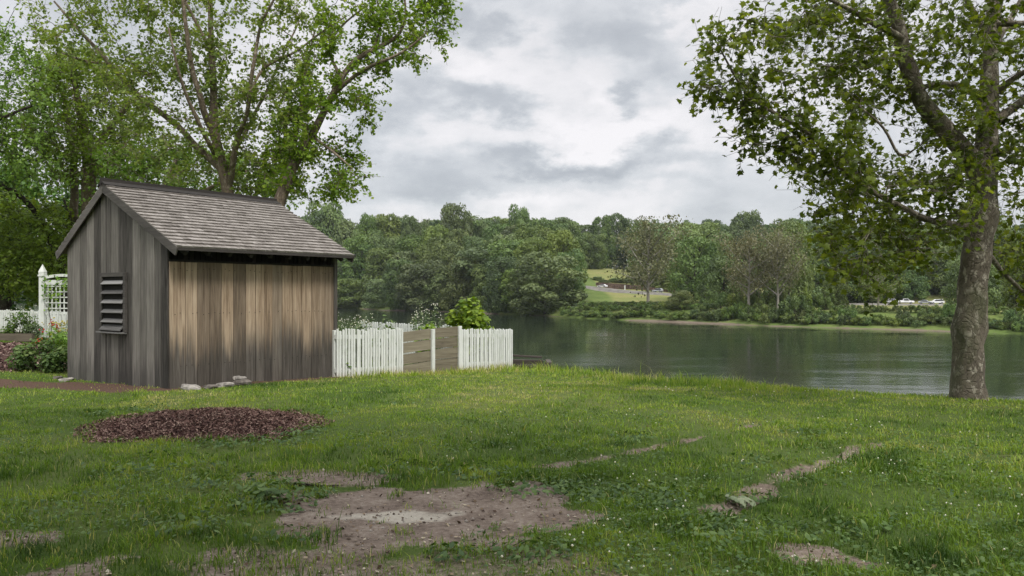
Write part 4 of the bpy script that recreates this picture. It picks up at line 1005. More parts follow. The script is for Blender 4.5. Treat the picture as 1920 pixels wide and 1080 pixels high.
# left sycamore behind the shed (two stems) and the leaning stem
D = 25.0; kx = D / F
syc_limbs = [
    [(432, 640, D, 12.58 * kx), (430, 420, D, 11.47 * kx), (428, 350, D, 10.73 * kx), (410, 290, D, 9.62 * kx), (402, 250, D, 8.14 * kx), (400, 150, D, 6.29 * kx), (395, 60, D, 5.18 * kx), (394, -40, D, 3.70 * kx), (398, -160, D, 2.22 * kx)],
    [(402, 262, D, 6.66 * kx), (388, 215, D - .5, 5.92 * kx), (374, 175, D - .8, 5.18 * kx), (352, 100, D - 1.2, 4.07 * kx), (345, 20, D - 1.4, 3.33 * kx), (335, -80, D - 1.6, 1.85 * kx)],
    [(412, 300, D, 5.18 * kx), (378, 245, D - 1, 3.70 * kx), (352, 185, D - 1.5, 2.96 * kx), (333, 117, D - 2, 2.22 * kx), (318, 50, D - 2.3, 1.48 * kx)],
    [(420, 330, D, 6.66 * kx), (330, 235, D + 1, 5.92 * kx), (258, 178, D + 1.5, 5.55 * kx), (205, 120, D + 1.8, 4.44 * kx), (150, 58, D + 2, 3.33 * kx), (100, 5, D + 2.2, 1.85 * kx)],
    [(428, 355, D, 5.92 * kx), (440, 262, D - .8, 4.81 * kx), (462, 225, D - 1.2, 3.70 * kx), (476, 140, D - 1.6, 3.33 * kx), (485, 45, D - 1.8, 2.59 * kx), (520, -10, D - 2, 1.63 * kx), (540, -80, D - 2, 1.11 * kx)],
    [(400, 110, D, 3.70 * kx), (370, 45, D - .5, 2.96 * kx), (340, -5, D - .8, 2.22 * kx), (320, -70, D - 1, 1.48 * kx)],
    [(470, 170, D - 1.5, 2.66 * kx), (492, 120, D - 1.2, 2.52 * kx), (540, 110, D - 1, 2.22 * kx), (585, 70, D - .8, 1.78 * kx), (650, 30, D - .6, 1.18 * kx)],
    [(205, 120, D + 1.8, 2.96 * kx), (165, 120, D + 1.6, 2.22 * kx), (110, 95, D + 1.4, 1.48 * kx)],
    [(432, 300, D, 3.70 * kx), (480, 210, D + .6, 2.96 * kx), (525, 120, D + 1, 2.22 * kx), (560, 40, D + 1.4, 1.48 * kx)],
]
syc_fol = [
    ([(60, 20), (200, -10), (380, -10), (420, 120), (300, 150), (180, 130), (60, 110)], D - 2, D + 3, 92),
    ([(170, 120), (400, 110), (420, 330), (320, 350), (230, 290)], D - 2, D + 2.5, 78),
    ([(380, 0), (640, 0), (620, 130), (480, 190), (400, 160)], D - 2.5, D + 2, 62),
    ([(400, 170), (600, 130), (600, 220), (540, 310), (420, 330)], D - 2.5, D + 2, 74),
    ([(430, 300), (560, 260), (580, 370), (430, 380)], D - 1, D + 2, 36),
    ([(40, 0), (100, -180), (400, -300), (640, -200), (660, 0)], D - 3, D + 3, 130),
]
make_tree('sycamore_tree', 'tall many limbed sycamore standing behind the shed roof', 'tree', syc_limbs, syc_fol, LEAF_DIAM, M['tan_bark'], M['leaf_syc'], nper=62, sig=.34, lsize=.128, seed=9, step=.3,
          gaps=[(250, 60, 26, 30), (445, 60, 22, 40), (520, 60, 20, 18), (440, 150, 18, 18), (300, 215, 24, 22), (330, 300, 20, 14), (320, 245, 18, 14), (230, 200, 14, 20)], tone=(.05, 1), rtip=.011)
D = 23.0; kx = D / F
lean_limbs = [
    [(486, 640, D, 14.40 * kx), (506, 430, D, 12.80 * kx), (524, 380, D, 11.20 * kx), (548, 310, D, 9.20 * kx), (585, 255, D, 7.60 * kx), (612, 200, D, 6.40 * kx), (640, 145, D, 5.60 * kx), (668, 105, D, 4.80 * kx), (712, 88, D, 4.00 * kx), (750, 72, D, 3.20 * kx), (765, 40, D, 2.40 * kx), (755, -30, D, 1.60 * kx)],
    [(622, 180, D, 4.40 * kx), (655, 150, D - .4, 3.68 * kx), (690, 125, D - .7, 3.20 * kx), (740, 108, D - .9, 2.72 * kx), (768, 88, D - 1, 2.08 * kx), (800, 60, D - 1.1, 1.12 * kx)],
    [(534, 345, D, 5.60 * kx), (552, 285, D + .5, 4.80 * kx), (562, 210, D + .8, 3.60 * kx), (570, 150, D + 1, 2.72 * kx), (590, 60, D + 1.3, 1.60 * kx)],
    [(585, 255, D, 2.80 * kx), (630, 285, D - .4, 2.24 * kx), (660, 315, D - .7, 1.44 * kx)],
    [(640, 145, D, 3.20 * kx), (610, 90, D + .5, 2.72 * kx), (640, 45, D + .8, 2.00 * kx), (690, 10, D + 1, 1.28 * kx)],
    [(700, 92, D, 2.40 * kx), (720, 40, D + .6, 1.76 * kx), (700, -20, D + .8, 1.12 * kx)],
]
lean_fol = [
    ([(590, 10), (840, -5), (836, 60), (830, 110), (780, 120), (700, 150), (640, 110), (590, 110)], D - 1.5, D + 1.6, 92),
    ([(560, 120), (660, 150), (700, 180), (712, 215), (690, 245), (640, 220), (560, 210)], D - 1.3, D + 1.3, 38),
    ([(560, 200), (600, 260), (660, 240), (690, 280), (680, 335), (650, 372), (610, 370), (590, 300), (540, 290)], D - 1.2, D + 1.2, 48),
    ([(480, 220), (560, 200), (560, 350), (500, 370)], D - .5, D + 1.5, 30),
    ([(620, 0), (650, -120), (780, -140), (850, -60), (838, 0)], D - 1.5, D + 1.5, 45),
]
make_tree('sycamore_tree', 'leaning sycamore whose limb arches out over the shed ridge towards the river', 'tree', lean_limbs, lean_fol, LEAF_DIAM, M['tan_bark'], M['leaf_syc'], nper=60, sig=.28, lsize=.12, seed=13, step=.3,
          gaps=[(655, 75, 16, 14), (600, 150, 14, 20), (620, 310, 14, 20), (640, 200, 16, 14)], tone=(.05, 1), rtip=.010)
D = 32.0; kx = D / F
make_tree('olive_tree', 'olive green forked tree left of the shed with fine leaves', 'tree',
          [[(166, 640, D, 14 * kx), (166, 400, D, 13 * kx), (168, 330, D, 12 * kx), (160, 250, D, 8 * kx), (140, 160, D, 5 * kx), (130, 80, D, 3 * kx)],
           [(168, 320, D, 8 * kx), (195, 250, D - 1, 6 * kx), (232, 212, D - 1.5, 4 * kx), (260, 170, D - 2, 2 * kx)],
           [(140, 620, D + .5, 8 * kx), (139, 400, D + .5, 7.5 * kx), (137, 280, D + .5, 6 * kx), (120, 180, D + .8, 4 * kx), (90, 110, D + 1, 2 * kx)]],
          [([(60, 100), (170, 80), (250, 150), (280, 230), (230, 330), (100, 340), (40, 240)], D - 3, D + 3, 285), ([(180, 260), (320, 250), (330, 350), (180, 345)], D - 1, D + 2, 40)],
          LEAF_DIAM, M['tan_bark'], M['leaf_olive'], nper=60, sig=.42, lsize=.135, seed=17, step=.4, gaps=[(200, 215, 22, 18), (270, 190, 14, 26), (190, 290, 10, 16)], rtip=.012, tone=(.1, 1))
D = 29.0; kx = D / F
make_tree('maple_tree', 'bright green tree at the upper left edge of the view', 'tree',
          [[(-140, 640, D, 18 * kx), (-130, 400, D, 16 * kx), (-110, 250, D, 11 * kx), (-90, 120, D, 7 * kx), (-60, 20, D, 4 * kx)], [(-120, 300, D, 7 * kx), (-40, 240, D - 1, 4 * kx), (60, 200, D - 1.5, 2 * kx)]],
          [([(-260, 40), (0, 30), (40, 80), (110, 130), (110, 330), (60, 360), (-300, 380)], D - 3, D + 3, 320), ([(-200, 30), (60, -20), (80, -200), (-200, -240)], D - 3, D + 3, 60)],
          LEAF_DIAM, M['dark_bark'], M['leaf_lime'], nper=62, sig=.42, lsize=.14, seed=19, step=.4, gaps=[(10, 60, 20, 40)], rtip=.012, tone=(0, .9))
D = 33.0; kx = D / F
make_tree('dark_tree', 'dark leafy tree with a long slanting limb behind the left picket fence', 'tree',
          [[(122, 650, D, 6.20 * kx), (118, 505, D, 5.89 * kx), (95, 450, D - 1, 5.58 * kx), (72, 402, D - 1.2, 4.96 * kx), (38, 362, D - 1.5, 4.34 * kx), (-10, 340, D - 2, 3.10 * kx), (-70, 320, D - 2, 1.86 * kx)], [(118, 500, D, 3.72 * kx), (140, 430, D + .5, 2.48 * kx), (120, 370, D + 1, 1.86 * kx)]],
          [([(-120, 340), (20, 370), (60, 380), (160, 380), (170, 520), (120, 500), (60, 530), (40, 550), (-120, 560)], D - 2, D + 3, 200), ([(50, 470), (150, 480), (160, 575), (62, 560)], D, D + 3, 60), ([(-60, 400), (60, 400), (150, 430), (150, 540), (-60, 545)], D - 3, D - 1, 60)],
          LEAF_DIAM, M['dark_bark'], M['leaf_olive'], nper=60, sig=.42, lsize=.16, seed=23, step=.4, gaps=[(70, 385, 12, 8), (105, 350, 18, 14)], rtip=.012, tone=(.2, 1))
D = 39.0; kx = D / F
make_tree('dark_tree', 'very dark dense tree filling the gap behind the slanting limb', 'tree',
          [[(10, 640, D, 14 * kx), (10, 450, D, 12 * kx), (20, 330, D, 8 * kx), (30, 250, D, 4 * kx)]],
          [([(-160, 300), (180, 310), (180, 545), (-160, 550)], D - 2, D + 3, 250)], LEAF_DIAM, M['dark_bark'], M['leaf_dark'], nper=64, sig=.6, lsize=.26, seed=29, step=.5, rtip=.014, gaps=[(105, 345, 22, 16), (70, 385, 14, 10)])
D = 29.0; kx = D / F
make_tree('lime_tree', 'lime green understory tree just above the shed ridge', 'tree',
          [[(300, 640, D, 9 * kx), (300, 420, D, 8 * kx), (310, 340, D, 6 * kx), (330, 300, D, 3 * kx)], [(300, 400, D, 5 * kx), (400, 350, D - .5, 4 * kx), (460, 320, D - .8, 2 * kx)]],
          [([(190, 290), (300, 265), (420, 280), (520, 320), (560, 400), (400, 470), (180, 420)], D - 1.5, D + 2.5, 225)], LEAF_DIAM, M['tan_bark'], M['leaf_lime'], nper=58, sig=.36, lsize=.14, seed=31, step=.4, rtip=.012, tone=(.1, 1), gaps=[(420, 300, 10, 10)])

# tree behind the viewer whose crown shades the foreground
def shade_tree():
    g = np.random.default_rng(77); t = thing('shade_tree', 'broad leafy tree behind the viewpoint shading the near lawn', 'tree', (-2.0, -4.0, float(gz(-2, -4))))
    k = 4200; d = unit(g.normal(size=(k, 3))); q = .45 + .55 * g.random(k) ** .5
    P = d * q[:, None] * np.array([8.5, 6.8, 2.6]) + np.array([0.5, 2.2, 9.0]); keep = fbm(P[:, 0], P[:, 1], 99, .5, 2) > .49; P = P[keep]
    nb = NB(); leaves(nb, P, g.normal(size=(len(P), 3)) * .4 + np.array([0, 0, 1]), .5 + .3 * g.random(len(P)), LEAF_LOBED, g.random(len(P)), g=g); nb.build('crown', M['leaf_dark'], t)
    w = NB()
    for pts, r in (([(0, 0, -.2), (0, .1, 3), (.1, .3, 6), (.2, .8, 9)], [.4, .32, .26, .12]), ([(0, .2, 4.5), (2.5, 1.5, 7), (5, 3, 9)], [.2, .12, .04]), ([(0, .2, 5), (-2.5, 1.5, 7.5), (-5, 3, 9)], [.2, .12, .04]), ([(.1, .3, 5.5), (.5, 3, 8), (1, 6, 9)], [.18, .1, .04])):
        V, Q, T = tube(*resample(pts, r, .4), 12, .08); w.add(V, Q, T)
    w.build('trunk', M['sycamore_bark'], t, True)
shade_tree()

# ------------------------------------------------------------------ far trees
def dense_crown(seed, nblob, nleaf, ls, shape):
    g = np.random.default_rng(seed); B = []
    for i in range(nblob):
        z = .06 + .86 * (i + g.random()) / nblob
        if shape == 'round': rm = .5 * math.sqrt(max(0.02, 1 - ((z - .48) / .56) ** 2))
        elif shape == 'tall': rm = .5 * math.sqrt(max(0.02, 1 - ((z - .42) / .6) ** 2)) * .9
        else: rm = .5 * (max(0.02, 1 - z * .9)) ** .55
        a = i * 2.4 + g.random() * .9; q = rm * (.35 + .5 * g.random()); B.append((math.cos(a) * q, math.sin(a) * q, z, .085 + .075 * g.random()))
    B = np.array(B); k = g.integers(0, nblob, nleaf); d = unit(g.normal(size=(nleaf, 3)) + np.array([0, 0, .25])); out = unit(B[:, :3] - np.array([0, 0, .4]))[k]
    d = unit(d + .6 * out); R_ = B[k, 3] * (.7 + .4 * g.random(nleaf)); P = B[k, :3] + d * R_[:, None] * np.array([1.25, 1.25, .95]); P[:, 2] = np.clip(P[:, 2], 0.0, 1.05)
    bt = g.random(nblob)
    nb = NB(); leaves(nb, P, d + g.normal(size=(nleaf, 3)) * .55, ls * (.5 + .9 * g.random(nleaf)), LEAF_DIAM, np.clip(.5 * bt[k] + .5 * g.random(nleaf), 0, 1), g=g); return nb
def limb_set(seed, n_, spread, top, r0):
    g = np.random.default_rng(seed); w = NB(); tips = []
    tr = [(0, 0, -.06), (.01, .01, .2), (-.01, .0, .45), (.01, 0, top)]
    V, Q, T = tube(*resample(tr, [r0, r0 * .8, r0 * .6, r0 * .15], .06), 7); w.add(V, Q, T)
    for i in range(n_):
        z = .15 + .6 * (i + g.random()) / n_; a = i * 2.4 + g.random(); L = spread * (.6 + .5 * g.random()) * math.sqrt(max(.1, 1 - ((z - .35) / .7) ** 2)); e = np.array([math.cos(a) * L, math.sin(a) * L, min(.97, z + .12 + .28 * g.random())])
        p0 = np.array([0, 0, z]); V, Q, T = tube(*resample([p0, p0 + (e - p0) * .5 + np.array([0, 0, -.02]), e], [r0 * .45, r0 * .3, r0 * .08], .05), 5); w.add(V, Q, T); tips += [p0 + (e - p0) * f for f in (.45, .7, 1.0)]
    return w, np.array(tips)
def sparse_crown(tips, seed, nleaf, ls, sig):
    g = np.random.default_rng(seed); P = tips[g.integers(0, len(tips), nleaf)] + g.normal(size=(nleaf, 3)) * sig; P[:, 2] = np.clip(P[:, 2], .08, 1.03)
    nb = NB(); leaves(nb, P, g.normal(size=(nleaf, 3)) + np.array([0, 0, .5]), ls * (.5 + g.random(nleaf)), LEAF_DIAM, g.random(nleaf), g=g); return nb
CR = {}
for kind, mat in (('dark', 'far_dark'), ('mid', 'far_mid'), ('light', 'far_light')):
    for v, shp in enumerate(('round', 'tall', 'cone', 'round')):
        CR[kind, v] = dense_crown(100 + v * 7 + len(kind) * 31, 38 + 6 * v, 10500, .036, shp).mesh('crown', M[mat])
for kind, mat in (('dark', 'far_dark'), ('mid', 'far_mid'), ('light', 'far_light')):
    for v in range(3):
        g = np.random.default_rng(500 + v * 3 + len(kind) * 19); nbl = 17
        a = g.random(nbl) * 6.28; q = .82 * np.sqrt(g.random(nbl)); B = np.stack([np.cos(a) * q, np.sin(a) * q, .12 + (.78 - .45 * q) * g.random(nbl)], -1)
        k = g.integers(0, nbl, 3600); d = unit(g.normal(size=(3600, 3)) + np.array([0, 0, .4])); P = B[k] + d * (.10 + .13 * g.random(nbl))[k][:, None] * (.6 + .6 * g.random((3600, 1))); P[:, 2] = np.clip(P[:, 2], 0, 1.05)
        nb = NB(); leaves(nb, P, d + g.normal(size=(3600, 3)) * .6, .085 * (.4 + .9 * g.random(3600)), LEAF_DIAM, np.clip(.55 * g.random(nbl)[k] + .45 * g.random(3600), 0, 1), g=g)
        nb.V[0][:, :2] *= .5; CR['shrub_' + kind, v] = nb.mesh('crown', M[mat])
TR = {}
for v in range(3):
    w, tips = limb_set(200 + v, 9, .36, .93, .020); TR['d', v] = w.mesh('trunk', M['dark_bark'], True)
    w, tips = limb_set(210 + v, 15, .44, .95, .023); TR['s', v] = w.mesh('trunk', M['pale_bark'], True); CR['olive', v] = sparse_crown(tips, 300 + v, 5200, .025, .062).mesh('crown', M['far_olive'])
    CR['olive', v + 3] = sparse_crown(tips, 330 + v, 4200, .026, .058).mesh('crown', M['far_light'])
w, tips = limb_set(260, 16, .40, .96, .018); TR['bare', 0] = w.mesh('trunk', M['pale_bark'], True)
PROTO = {}
def proto(kind, v):
    if (kind, v) in PROTO: return None
    r = thing('far_tree', None, 'tree'); 
    if kind != 'bare': link(bpy.data.objects.new('crown', CR[kind, v]), r)
    link(bpy.data.objects.new('trunk', TR['bare', 0] if kind == 'bare' else TR['s' if kind == 'olive' else 'd', v % 3]), r)
    PROTO[kind, v] = r; return r
fg = np.random.default_rng(404)
def far_tree(px, top, Y, wpx, kind, label, group=None, v=None, name='far_tree'):
    if v is None: v = 0 if kind == 'bare' else int(fg.integers(0, 3 if kind == 'olive' or kind.startswith('shrub') else 4))
    r = proto(kind, v)
    if r is None:
        src = PROTO[kind, v]; r = src.copy(); C.objects.link(r)
        for ch in src.children:
            c = ch.copy(); C.objects.link(c); c.parent = r
    X = (px - CX) / F * Y; g0 = float(tz_(X, Y)); zt = EYE + (HY - top) / F * Y; H = max(2.0, zt - g0); Wd = wpx / F * Y
    r.name = name; r.location = (X, Y, g0 - .02 * H); r.scale = (Wd, Wd * fg.uniform(.9, 1.1), H); r.rotation_euler = (0, 0, fg.random() * 6.28)
    if 'group' in r.keys(): del r['group']
    tag(r, label, 'tree', group); return r
# individually recognisable trees
IND = [
    (1022, 478, 279, 165, 'dark', 'big rounded dark green tree where the wooded shore ends', 0), (852, 380, 420, 78, 'dark', 'tallest rounded tree crowning the wooded ridge', 3), (976, 388, 415, 62, 'dark', 'rounded tree standing above the ridge line, smaller than the tallest', 0),
    (604, 375, 500, 105, 'mid', 'tall pale green tree just right of the leaning sycamore', 1), (692, 402, 470, 62, 'mid', 'thin topped tree at the ridge between shed roof and the tallest tree', 1), (768, 402, 455, 50, 'dark', 'narrow dark tree at the ridge beside the bare snags', 1),
    (790, 398, 462, 26, 'bare', 'bare leafless snag on the ridge', 0), (800, 401, 460, 20, 'bare', 'second thinner bare snag on the ridge', 0),
    (1216, 412, 243, 152, 'olive', 'wide sparse olive brown sycamore with pale trunk on the far bank', 0), (1302, 440, 292, 110, 'dark', 'dark green tree standing in the field right of the sparse sycamore', 1), (1312, 418, 350, 130, 'light', 'broad light green tree behind the dark field tree', 0),
    (1405, 432, 207, 125, 'olive', 'sparse sycamore with forked white limbs leaning over the far bank', 1), (1458, 424, 203, 110, 'olive', 'sparse pale limbed sycamore next to the forked one', 2), (1478, 420, 245, 105, 'light', 'yellow green tree behind the pale limbed sycamores', 3),
    (1358, 478, 232, 95, 'mid', 'low green tree left of the forked white limbed sycamore', 0), (1568, 508, 204, 52, 'light', 'small light green tree on the bank by the dark pickup', 1), (1646, 482, 196, 92, 'olive', 'olive twin stemmed tree in front of the parked white car', 4),
    (1275, 545, 224, 52, 'mid', 'small bushy tree on the bank between the sycamore and the dark field tree', 0), (1056, 432, 320, 95, 'mid', 'grey green tree at the left end of the far field', 1), (1068, 470, 300, 66, 'dark', 'dark tree beside the far field, with a pale bare branch', 0),
    (1525, 452, 265, 110, 'dark', 'dark tree behind the yellow green bank trees', 0), (1822, 478, 205, 100, 'dark', 'dark tree just left of the big trunk across the river', 3)]
for a in IND: far_tree(a[0], a[1], a[2], a[3], a[4], a[5], None, a[6])
def row(pxs, top, tj, Yf, w, kinds, label, group, wj=.2):
    for px in pxs:
        px = px + fg.normal() * 6; far_tree(px, top + fg.normal() * tj, Yf(px) * (1 + fg.normal() * .012), w * (1 + fg.normal() * wj), kinds[int(fg.integers(0, len(kinds)))], label, group)
row(np.arange(430, 1000, 40), 497, 16, lambda p: shore_px(p) + 9, 92, ('dark', 'dark', 'mid'), 'dark leafy tree leaning over the water along the wooded shore', 'trees along the wooded shore')
row(np.arange(420, 1040, 42), 462, 13, lambda p: shore_px(p) + 34, 98, ('dark', 'mid', 'mid'), 'green tree in the middle of the wooded slope across the river', 'trees on the wooded slope')
row(np.arange(420, 1045, 44), 436, 9, lambda p: shore_px(p) + 72, 96, ('dark', 'mid', 'dark'), 'green tree high on the wooded slope across the river', 'trees high on the wooded slope')
row(np.arange(560, 1080, 34), 409, 5, lambda p: shore_px(p) + 190, 78, ('dark', 'mid'), 'hazy tree on the far crest behind the wooded ridge', 'trees on the far crest')
row(np.arange(540, 1062, 27), 414, 7, lambda p: shore_px(p) + 118, 76, ('dark', 'mid', 'dark'), 'tree on the crest of the wooded ridge across the river', 'trees on the ridge crest')
row(np.arange(1100, 1990, 26), 413, 7, lambda p: 520, 66, ('dark', 'mid', 'dark'), 'hazy tree on the skyline behind the far field', 'skyline trees behind the far field')
row(np.arange(1205, 1990, 46), 432, 8, lambda p: 440 - (p - 1185) * .03, 92, ('dark', 'mid', 'dark'), 'tree on the hillside behind the far field', 'hillside trees behind the far field')
row(np.arange(1225, 1990, 48), 458, 10, lambda p: 385 - (p - 1190) * .05, 92, ('dark', 'mid', 'dark'), 'tree low on the hillside behind the road', 'hillside trees behind the road')
row(np.arange(1490, 2050, 44), 470, 14, lambda p: 312 - (p - 1490) * .05, 96, ('dark', 'dark', 'mid'), 'dark tree just behind the road and the parked cars', 'trees behind the road')
row(np.arange(1222, 1480, 45), 500, 10, lambda p: 350, 80, ('dark', 'mid'), 'low tree behind the retaining wall across the river', 'low trees behind the retaining wall')
row(np.arange(1108, 1200, 20), 527, 2, lambda p: 376, 40, ('dark',), 'dark hedge tree between the wall and the small hillside field', 'hedge trees below the small field')
row(np.arange(1090, 1150, 30), 448, 8, lambda p: 470, 66, ('dark', 'mid'), 'tree above the small hillside field', 'trees above the small field')
row(np.arange(1560, 1830, 34), 508, 9, lambda p: 308 - (p - 1560) * .06, 70, ('dark',), 'low dark tree right behind the parked cars', 'low trees behind the parked cars')
row(np.arange(1860, 2080, 50), 455, 16, lambda p: shore_px(p) + 70, 100, ('mid', 'dark'), 'tree on the far bank right of the big trunk', 'far bank trees right of the big trunk')
row(np.arange(-160, 420, 60), 520, 8, lambda p: 700, 90, ('dark', 'mid'), 'distant tree on the far shore seen past the left trees', 'distant trees upstream')
# bank shrubs
def bank_shrub(px, dY, hpx, wpx, kind, label, group):
    Y = shore_px(px) + dY; X = (px - CX) / F * Y; g0 = float(tz_(X, Y)); base = HY + (EYE - g0) * F / Y
    return far_tree(px, base - hpx, Y, wpx, 'shrub_' + kind, label, group, None, 'bank_shrub')
for px in np.arange(1058, 1960, 11):
    h_ = 10 + 16 * fg.random() ** 1.5 - (4 if px < 1290 else 0) + (10 if 1320 < px < 1500 else 0); bank_shrub(px + fg.normal() * 4, 2.6 + 3.2 * fg.random(), h_, 32 + 16 * fg.random(), ('light', 'mid', 'mid', 'dark')[int(fg.integers(0, 4))] if px > 1300 else ('light', 'light', 'mid')[int(fg.integers(0, 3))], 'green shrub on the low bank above the muddy far shore', 'shrubs along the far bank')
for px in np.arange(1090, 1960, 16): bank_shrub(px + fg.normal() * 5, 9 + 5 * fg.random(), 8 + 9 * fg.random(), 26 + 12 * fg.random(), ('light', 'mid')[int(fg.integers(0, 2))], 'low green shrub in the second row on the far bank', 'second row of far bank shrubs')
for px in np.arange(1092, 1330, 13):
    for dY in (16, 27, 40): bank_shrub(px + fg.normal() * 5, dY + 5 * fg.random(), 5 + 6 * fg.random(), 26 + 14 * fg.random(), 'light' if fg.random() < .75 else 'mid', 'low yellow green scrub covering the slope below the road across the river', 'low scrub below the road')
for px in np.arange(1330, 1560, 22): bank_shrub(px + fg.normal() * 4, 16 + 8 * fg.random(), 34 + 14 * fg.random(), 46 + 14 * fg.random(), ('mid', 'light')[int(fg.integers(0, 2))], 'taller shrub under the pale limbed sycamores', 'taller shrubs under the sycamores')
for px, h_, w_ in ((1694, 27, 42), (1738, 31, 42), (1780, 46, 42), (1590, 34, 40), (1490, 58, 60), (1905, 46, 60)): bank_shrub(px, 6, h_, w_, 'dark', 'dark shrub higher than its neighbours on the far bank', 'high dark bank shrubs')

# ------------------------------------------------------------------ far wall, posts, cars
p0, _, n0 = road_at(1098); p1, _, n1 = road_at(1258)
W0, W1 = p0[:2] + n0[:2] * 9, p1[:2] + n1[:2] * 9
zb0, zb1 = p0[2] - .6, p1[2] - .6
m = MB(); nW = 14
for i in range(nW):
    a = W0 + (W1 - W0) * i / nW; b = W0 + (W1 - W0) * (i + .97) / nW; za = zb0 + (zb1 - zb0) * i / nW; zc = zb0 + (zb1 - zb0) * (i + 1) / nW; hh = 2.6 * (.75 + .25 * math.sin(i * .25 + .6))
    m.bar((a[0], a[1], za + hh / 2), (b[0], b[1], zc + hh / 2), .8, hh, r=rng.random())
o = m.build('retaining_wall', plain_mat('brown_stone', (.15, .105, .085), .95, .5, 1.2, .1, 0, .4)); tag(o, 'low dark brown retaining wall beside the road across the river', 'wall')
for px, lb in ((1111, 'small white marker post left of the white car across the river'), (1159, 'small white marker post in front of the retaining wall')):
    p, t_, n_ = road_at(px); q = p[:2] + n_ * (6 if px > 1120 else -9); m = MB(); m.box(q[0] - .22, q[0] + .22, q[1] - .15, q[1] + .15, p[2] - 1.5, p[2] + (.9 if px < 1120 else 1.6)); m.box(q[0] - .3, q[0] + .3, q[1] - .2, q[1] + .2, p[2] + (.9 if px < 1120 else 1.6), p[2] + (1.1 if px < 1120 else 1.85)); tag(m.build('marker_post', M['white_paint'], bevel=.03), lb, 'post')
M['car_white'] = plain_mat('car_white', (.72, .72, .72), .3, .04, 1, .5, 0, 0); M['car_silver'] = plain_mat('car_silver', (.42, .44, .46), .3, .05, 1, .5, .3, 0); M['car_black'] = plain_mat('car_black', (.02, .02, .022), .3, .1, 1, .5, 0, 0)
M['glass_dark'] = plain_mat('glass_dark', (.02, .025, .03), .08, .1, 1, .6, 0, 0); M['tyre'] = plain_mat('tyre', (.02, .02, .02), .8, .2, 4); M['rim'] = plain_mat('rim', (.4, .4, .41), .35, .1, 4, .5, .5)
PROF = {'car': ([(-2.2, .35), (2.2, .32), (2.25, .62), (2.1, .8), (1.1, .95), (.35, 1.42), (-.9, 1.46), (-1.75, 1.05), (-2.2, .98)], [(-1.55, 1.02), (.92, .98), (.3, 1.36), (-.85, 1.39)], 1.36),
        'suv': ([(-2.3, .4), (2.3, .38), (2.32, .75), (2.15, .98), (1.2, 1.1), (.55, 1.66), (-1.7, 1.72), (-2.2, 1.2), (-2.3, 1.0)], [(-2.0, 1.15), (1.05, 1.12), (.48, 1.58), (-1.6, 1.63)], 1.42),
        'pickup': ([(-2.9, .5), (2.9, .48), (2.92, .85), (2.75, 1.08), (1.55, 1.18), (.95, 1.8), (-.55, 1.84), (-.75, 1.2), (-2.9, 1.2)], [(-.5, 1.24), (1.38, 1.2), (.88, 1.7), (-.42, 1.73)], 1.85)}
def car(kind, px, off, mat, label, flip=False, cat='car', name='parked_car', yaw=0):
    p, t_, n_ = road_at(px); q = p[:2] + n_ * off
    t = thing(name, label, cat, (q[0], q[1], p[2]), math.atan2(t_[1], t_[0]) + (math.pi if flip else 0) + yaw)
    body, win, wb = PROF[kind]; hw = .9
    m = MB(); n_b = len(body); V = []
    for sgn in (-1, 1):
        for x, z in body: V.append((x, sgn * hw * (1 if z < 1.02 else .82), z))
    Fs = [tuple(range(n_b)), tuple(range(2 * n_b - 1, n_b - 1, -1))] + [(i, i + n_b, (i + 1) % n_b + n_b, (i + 1) % n_b) for i in range(n_b)]
    m.add(V, Fs, .5); m.build('body', mat, t, bevel=.06)
    for sgn in (-1, 1):
        m = MB(); lo, hi = .86, .765
        P = [(x, sgn * (.905 if k < 2 else .80), z) for k, (x, z) in enumerate(win)]
        m.add(P, [(0, 1, 2, 3) if sgn < 0 else (3, 2, 1, 0)], .5); m.build('window', M['glass_dark'], t)
    for x in (wb, -wb):
        for y in (-.82, .82):
            m = MB(); m.tube([(x, y - .11, .36), (x, y + .11, .36)], .36, 18); v0 = len(m.V); m.add([(x + .36 * math.cos(a), y - .11, .36 + .36 * math.sin(a)) for a in np.linspace(0, 6.28, 18, endpoint=False)], [tuple(range(18))], .5)
            wl = m.build('wheel', M['tyre'], t)
            m = MB(); s_ = -1 if y < 0 else 1; m.add([(x + .22 * math.cos(a), y + s_ * .115, .36 + .22 * math.sin(a)) for a in np.linspace(0, 6.28, 14, endpoint=False)], [tuple(range(14))], .5); m.build('rim', M['rim'], wl)
    return t
car('car', 1126, 1.5, M['car_white'], 'white car by the retaining wall across the river', True)
car('suv', 1677, 1.0, M['car_white'], 'white estate car parked left of the white pickup')
car('pickup', 1704, 2.0, M['car_white'], 'white pickup truck between two parked cars on the far road', False, 'pickup', 'pickup_truck')
car('car', 1731, -1.5, M['car_silver'], 'silver sedan parked in front of the pickup nose', False, yaw=-.25)
car('suv', 1755, 1.0, M['car_white'], 'white car rightmost in the row, half hidden by bank shrubs', True, yaw=.2)
car('pickup', 1524, 0.0, M['car_black'], 'black pickup truck beside the small light green bank tree', True, 'pickup', 'pickup_truck')
car('suv', 1229, 1.0, M['car_silver'], 'pale car half hidden behind the sparse olive brown sycamore', True)

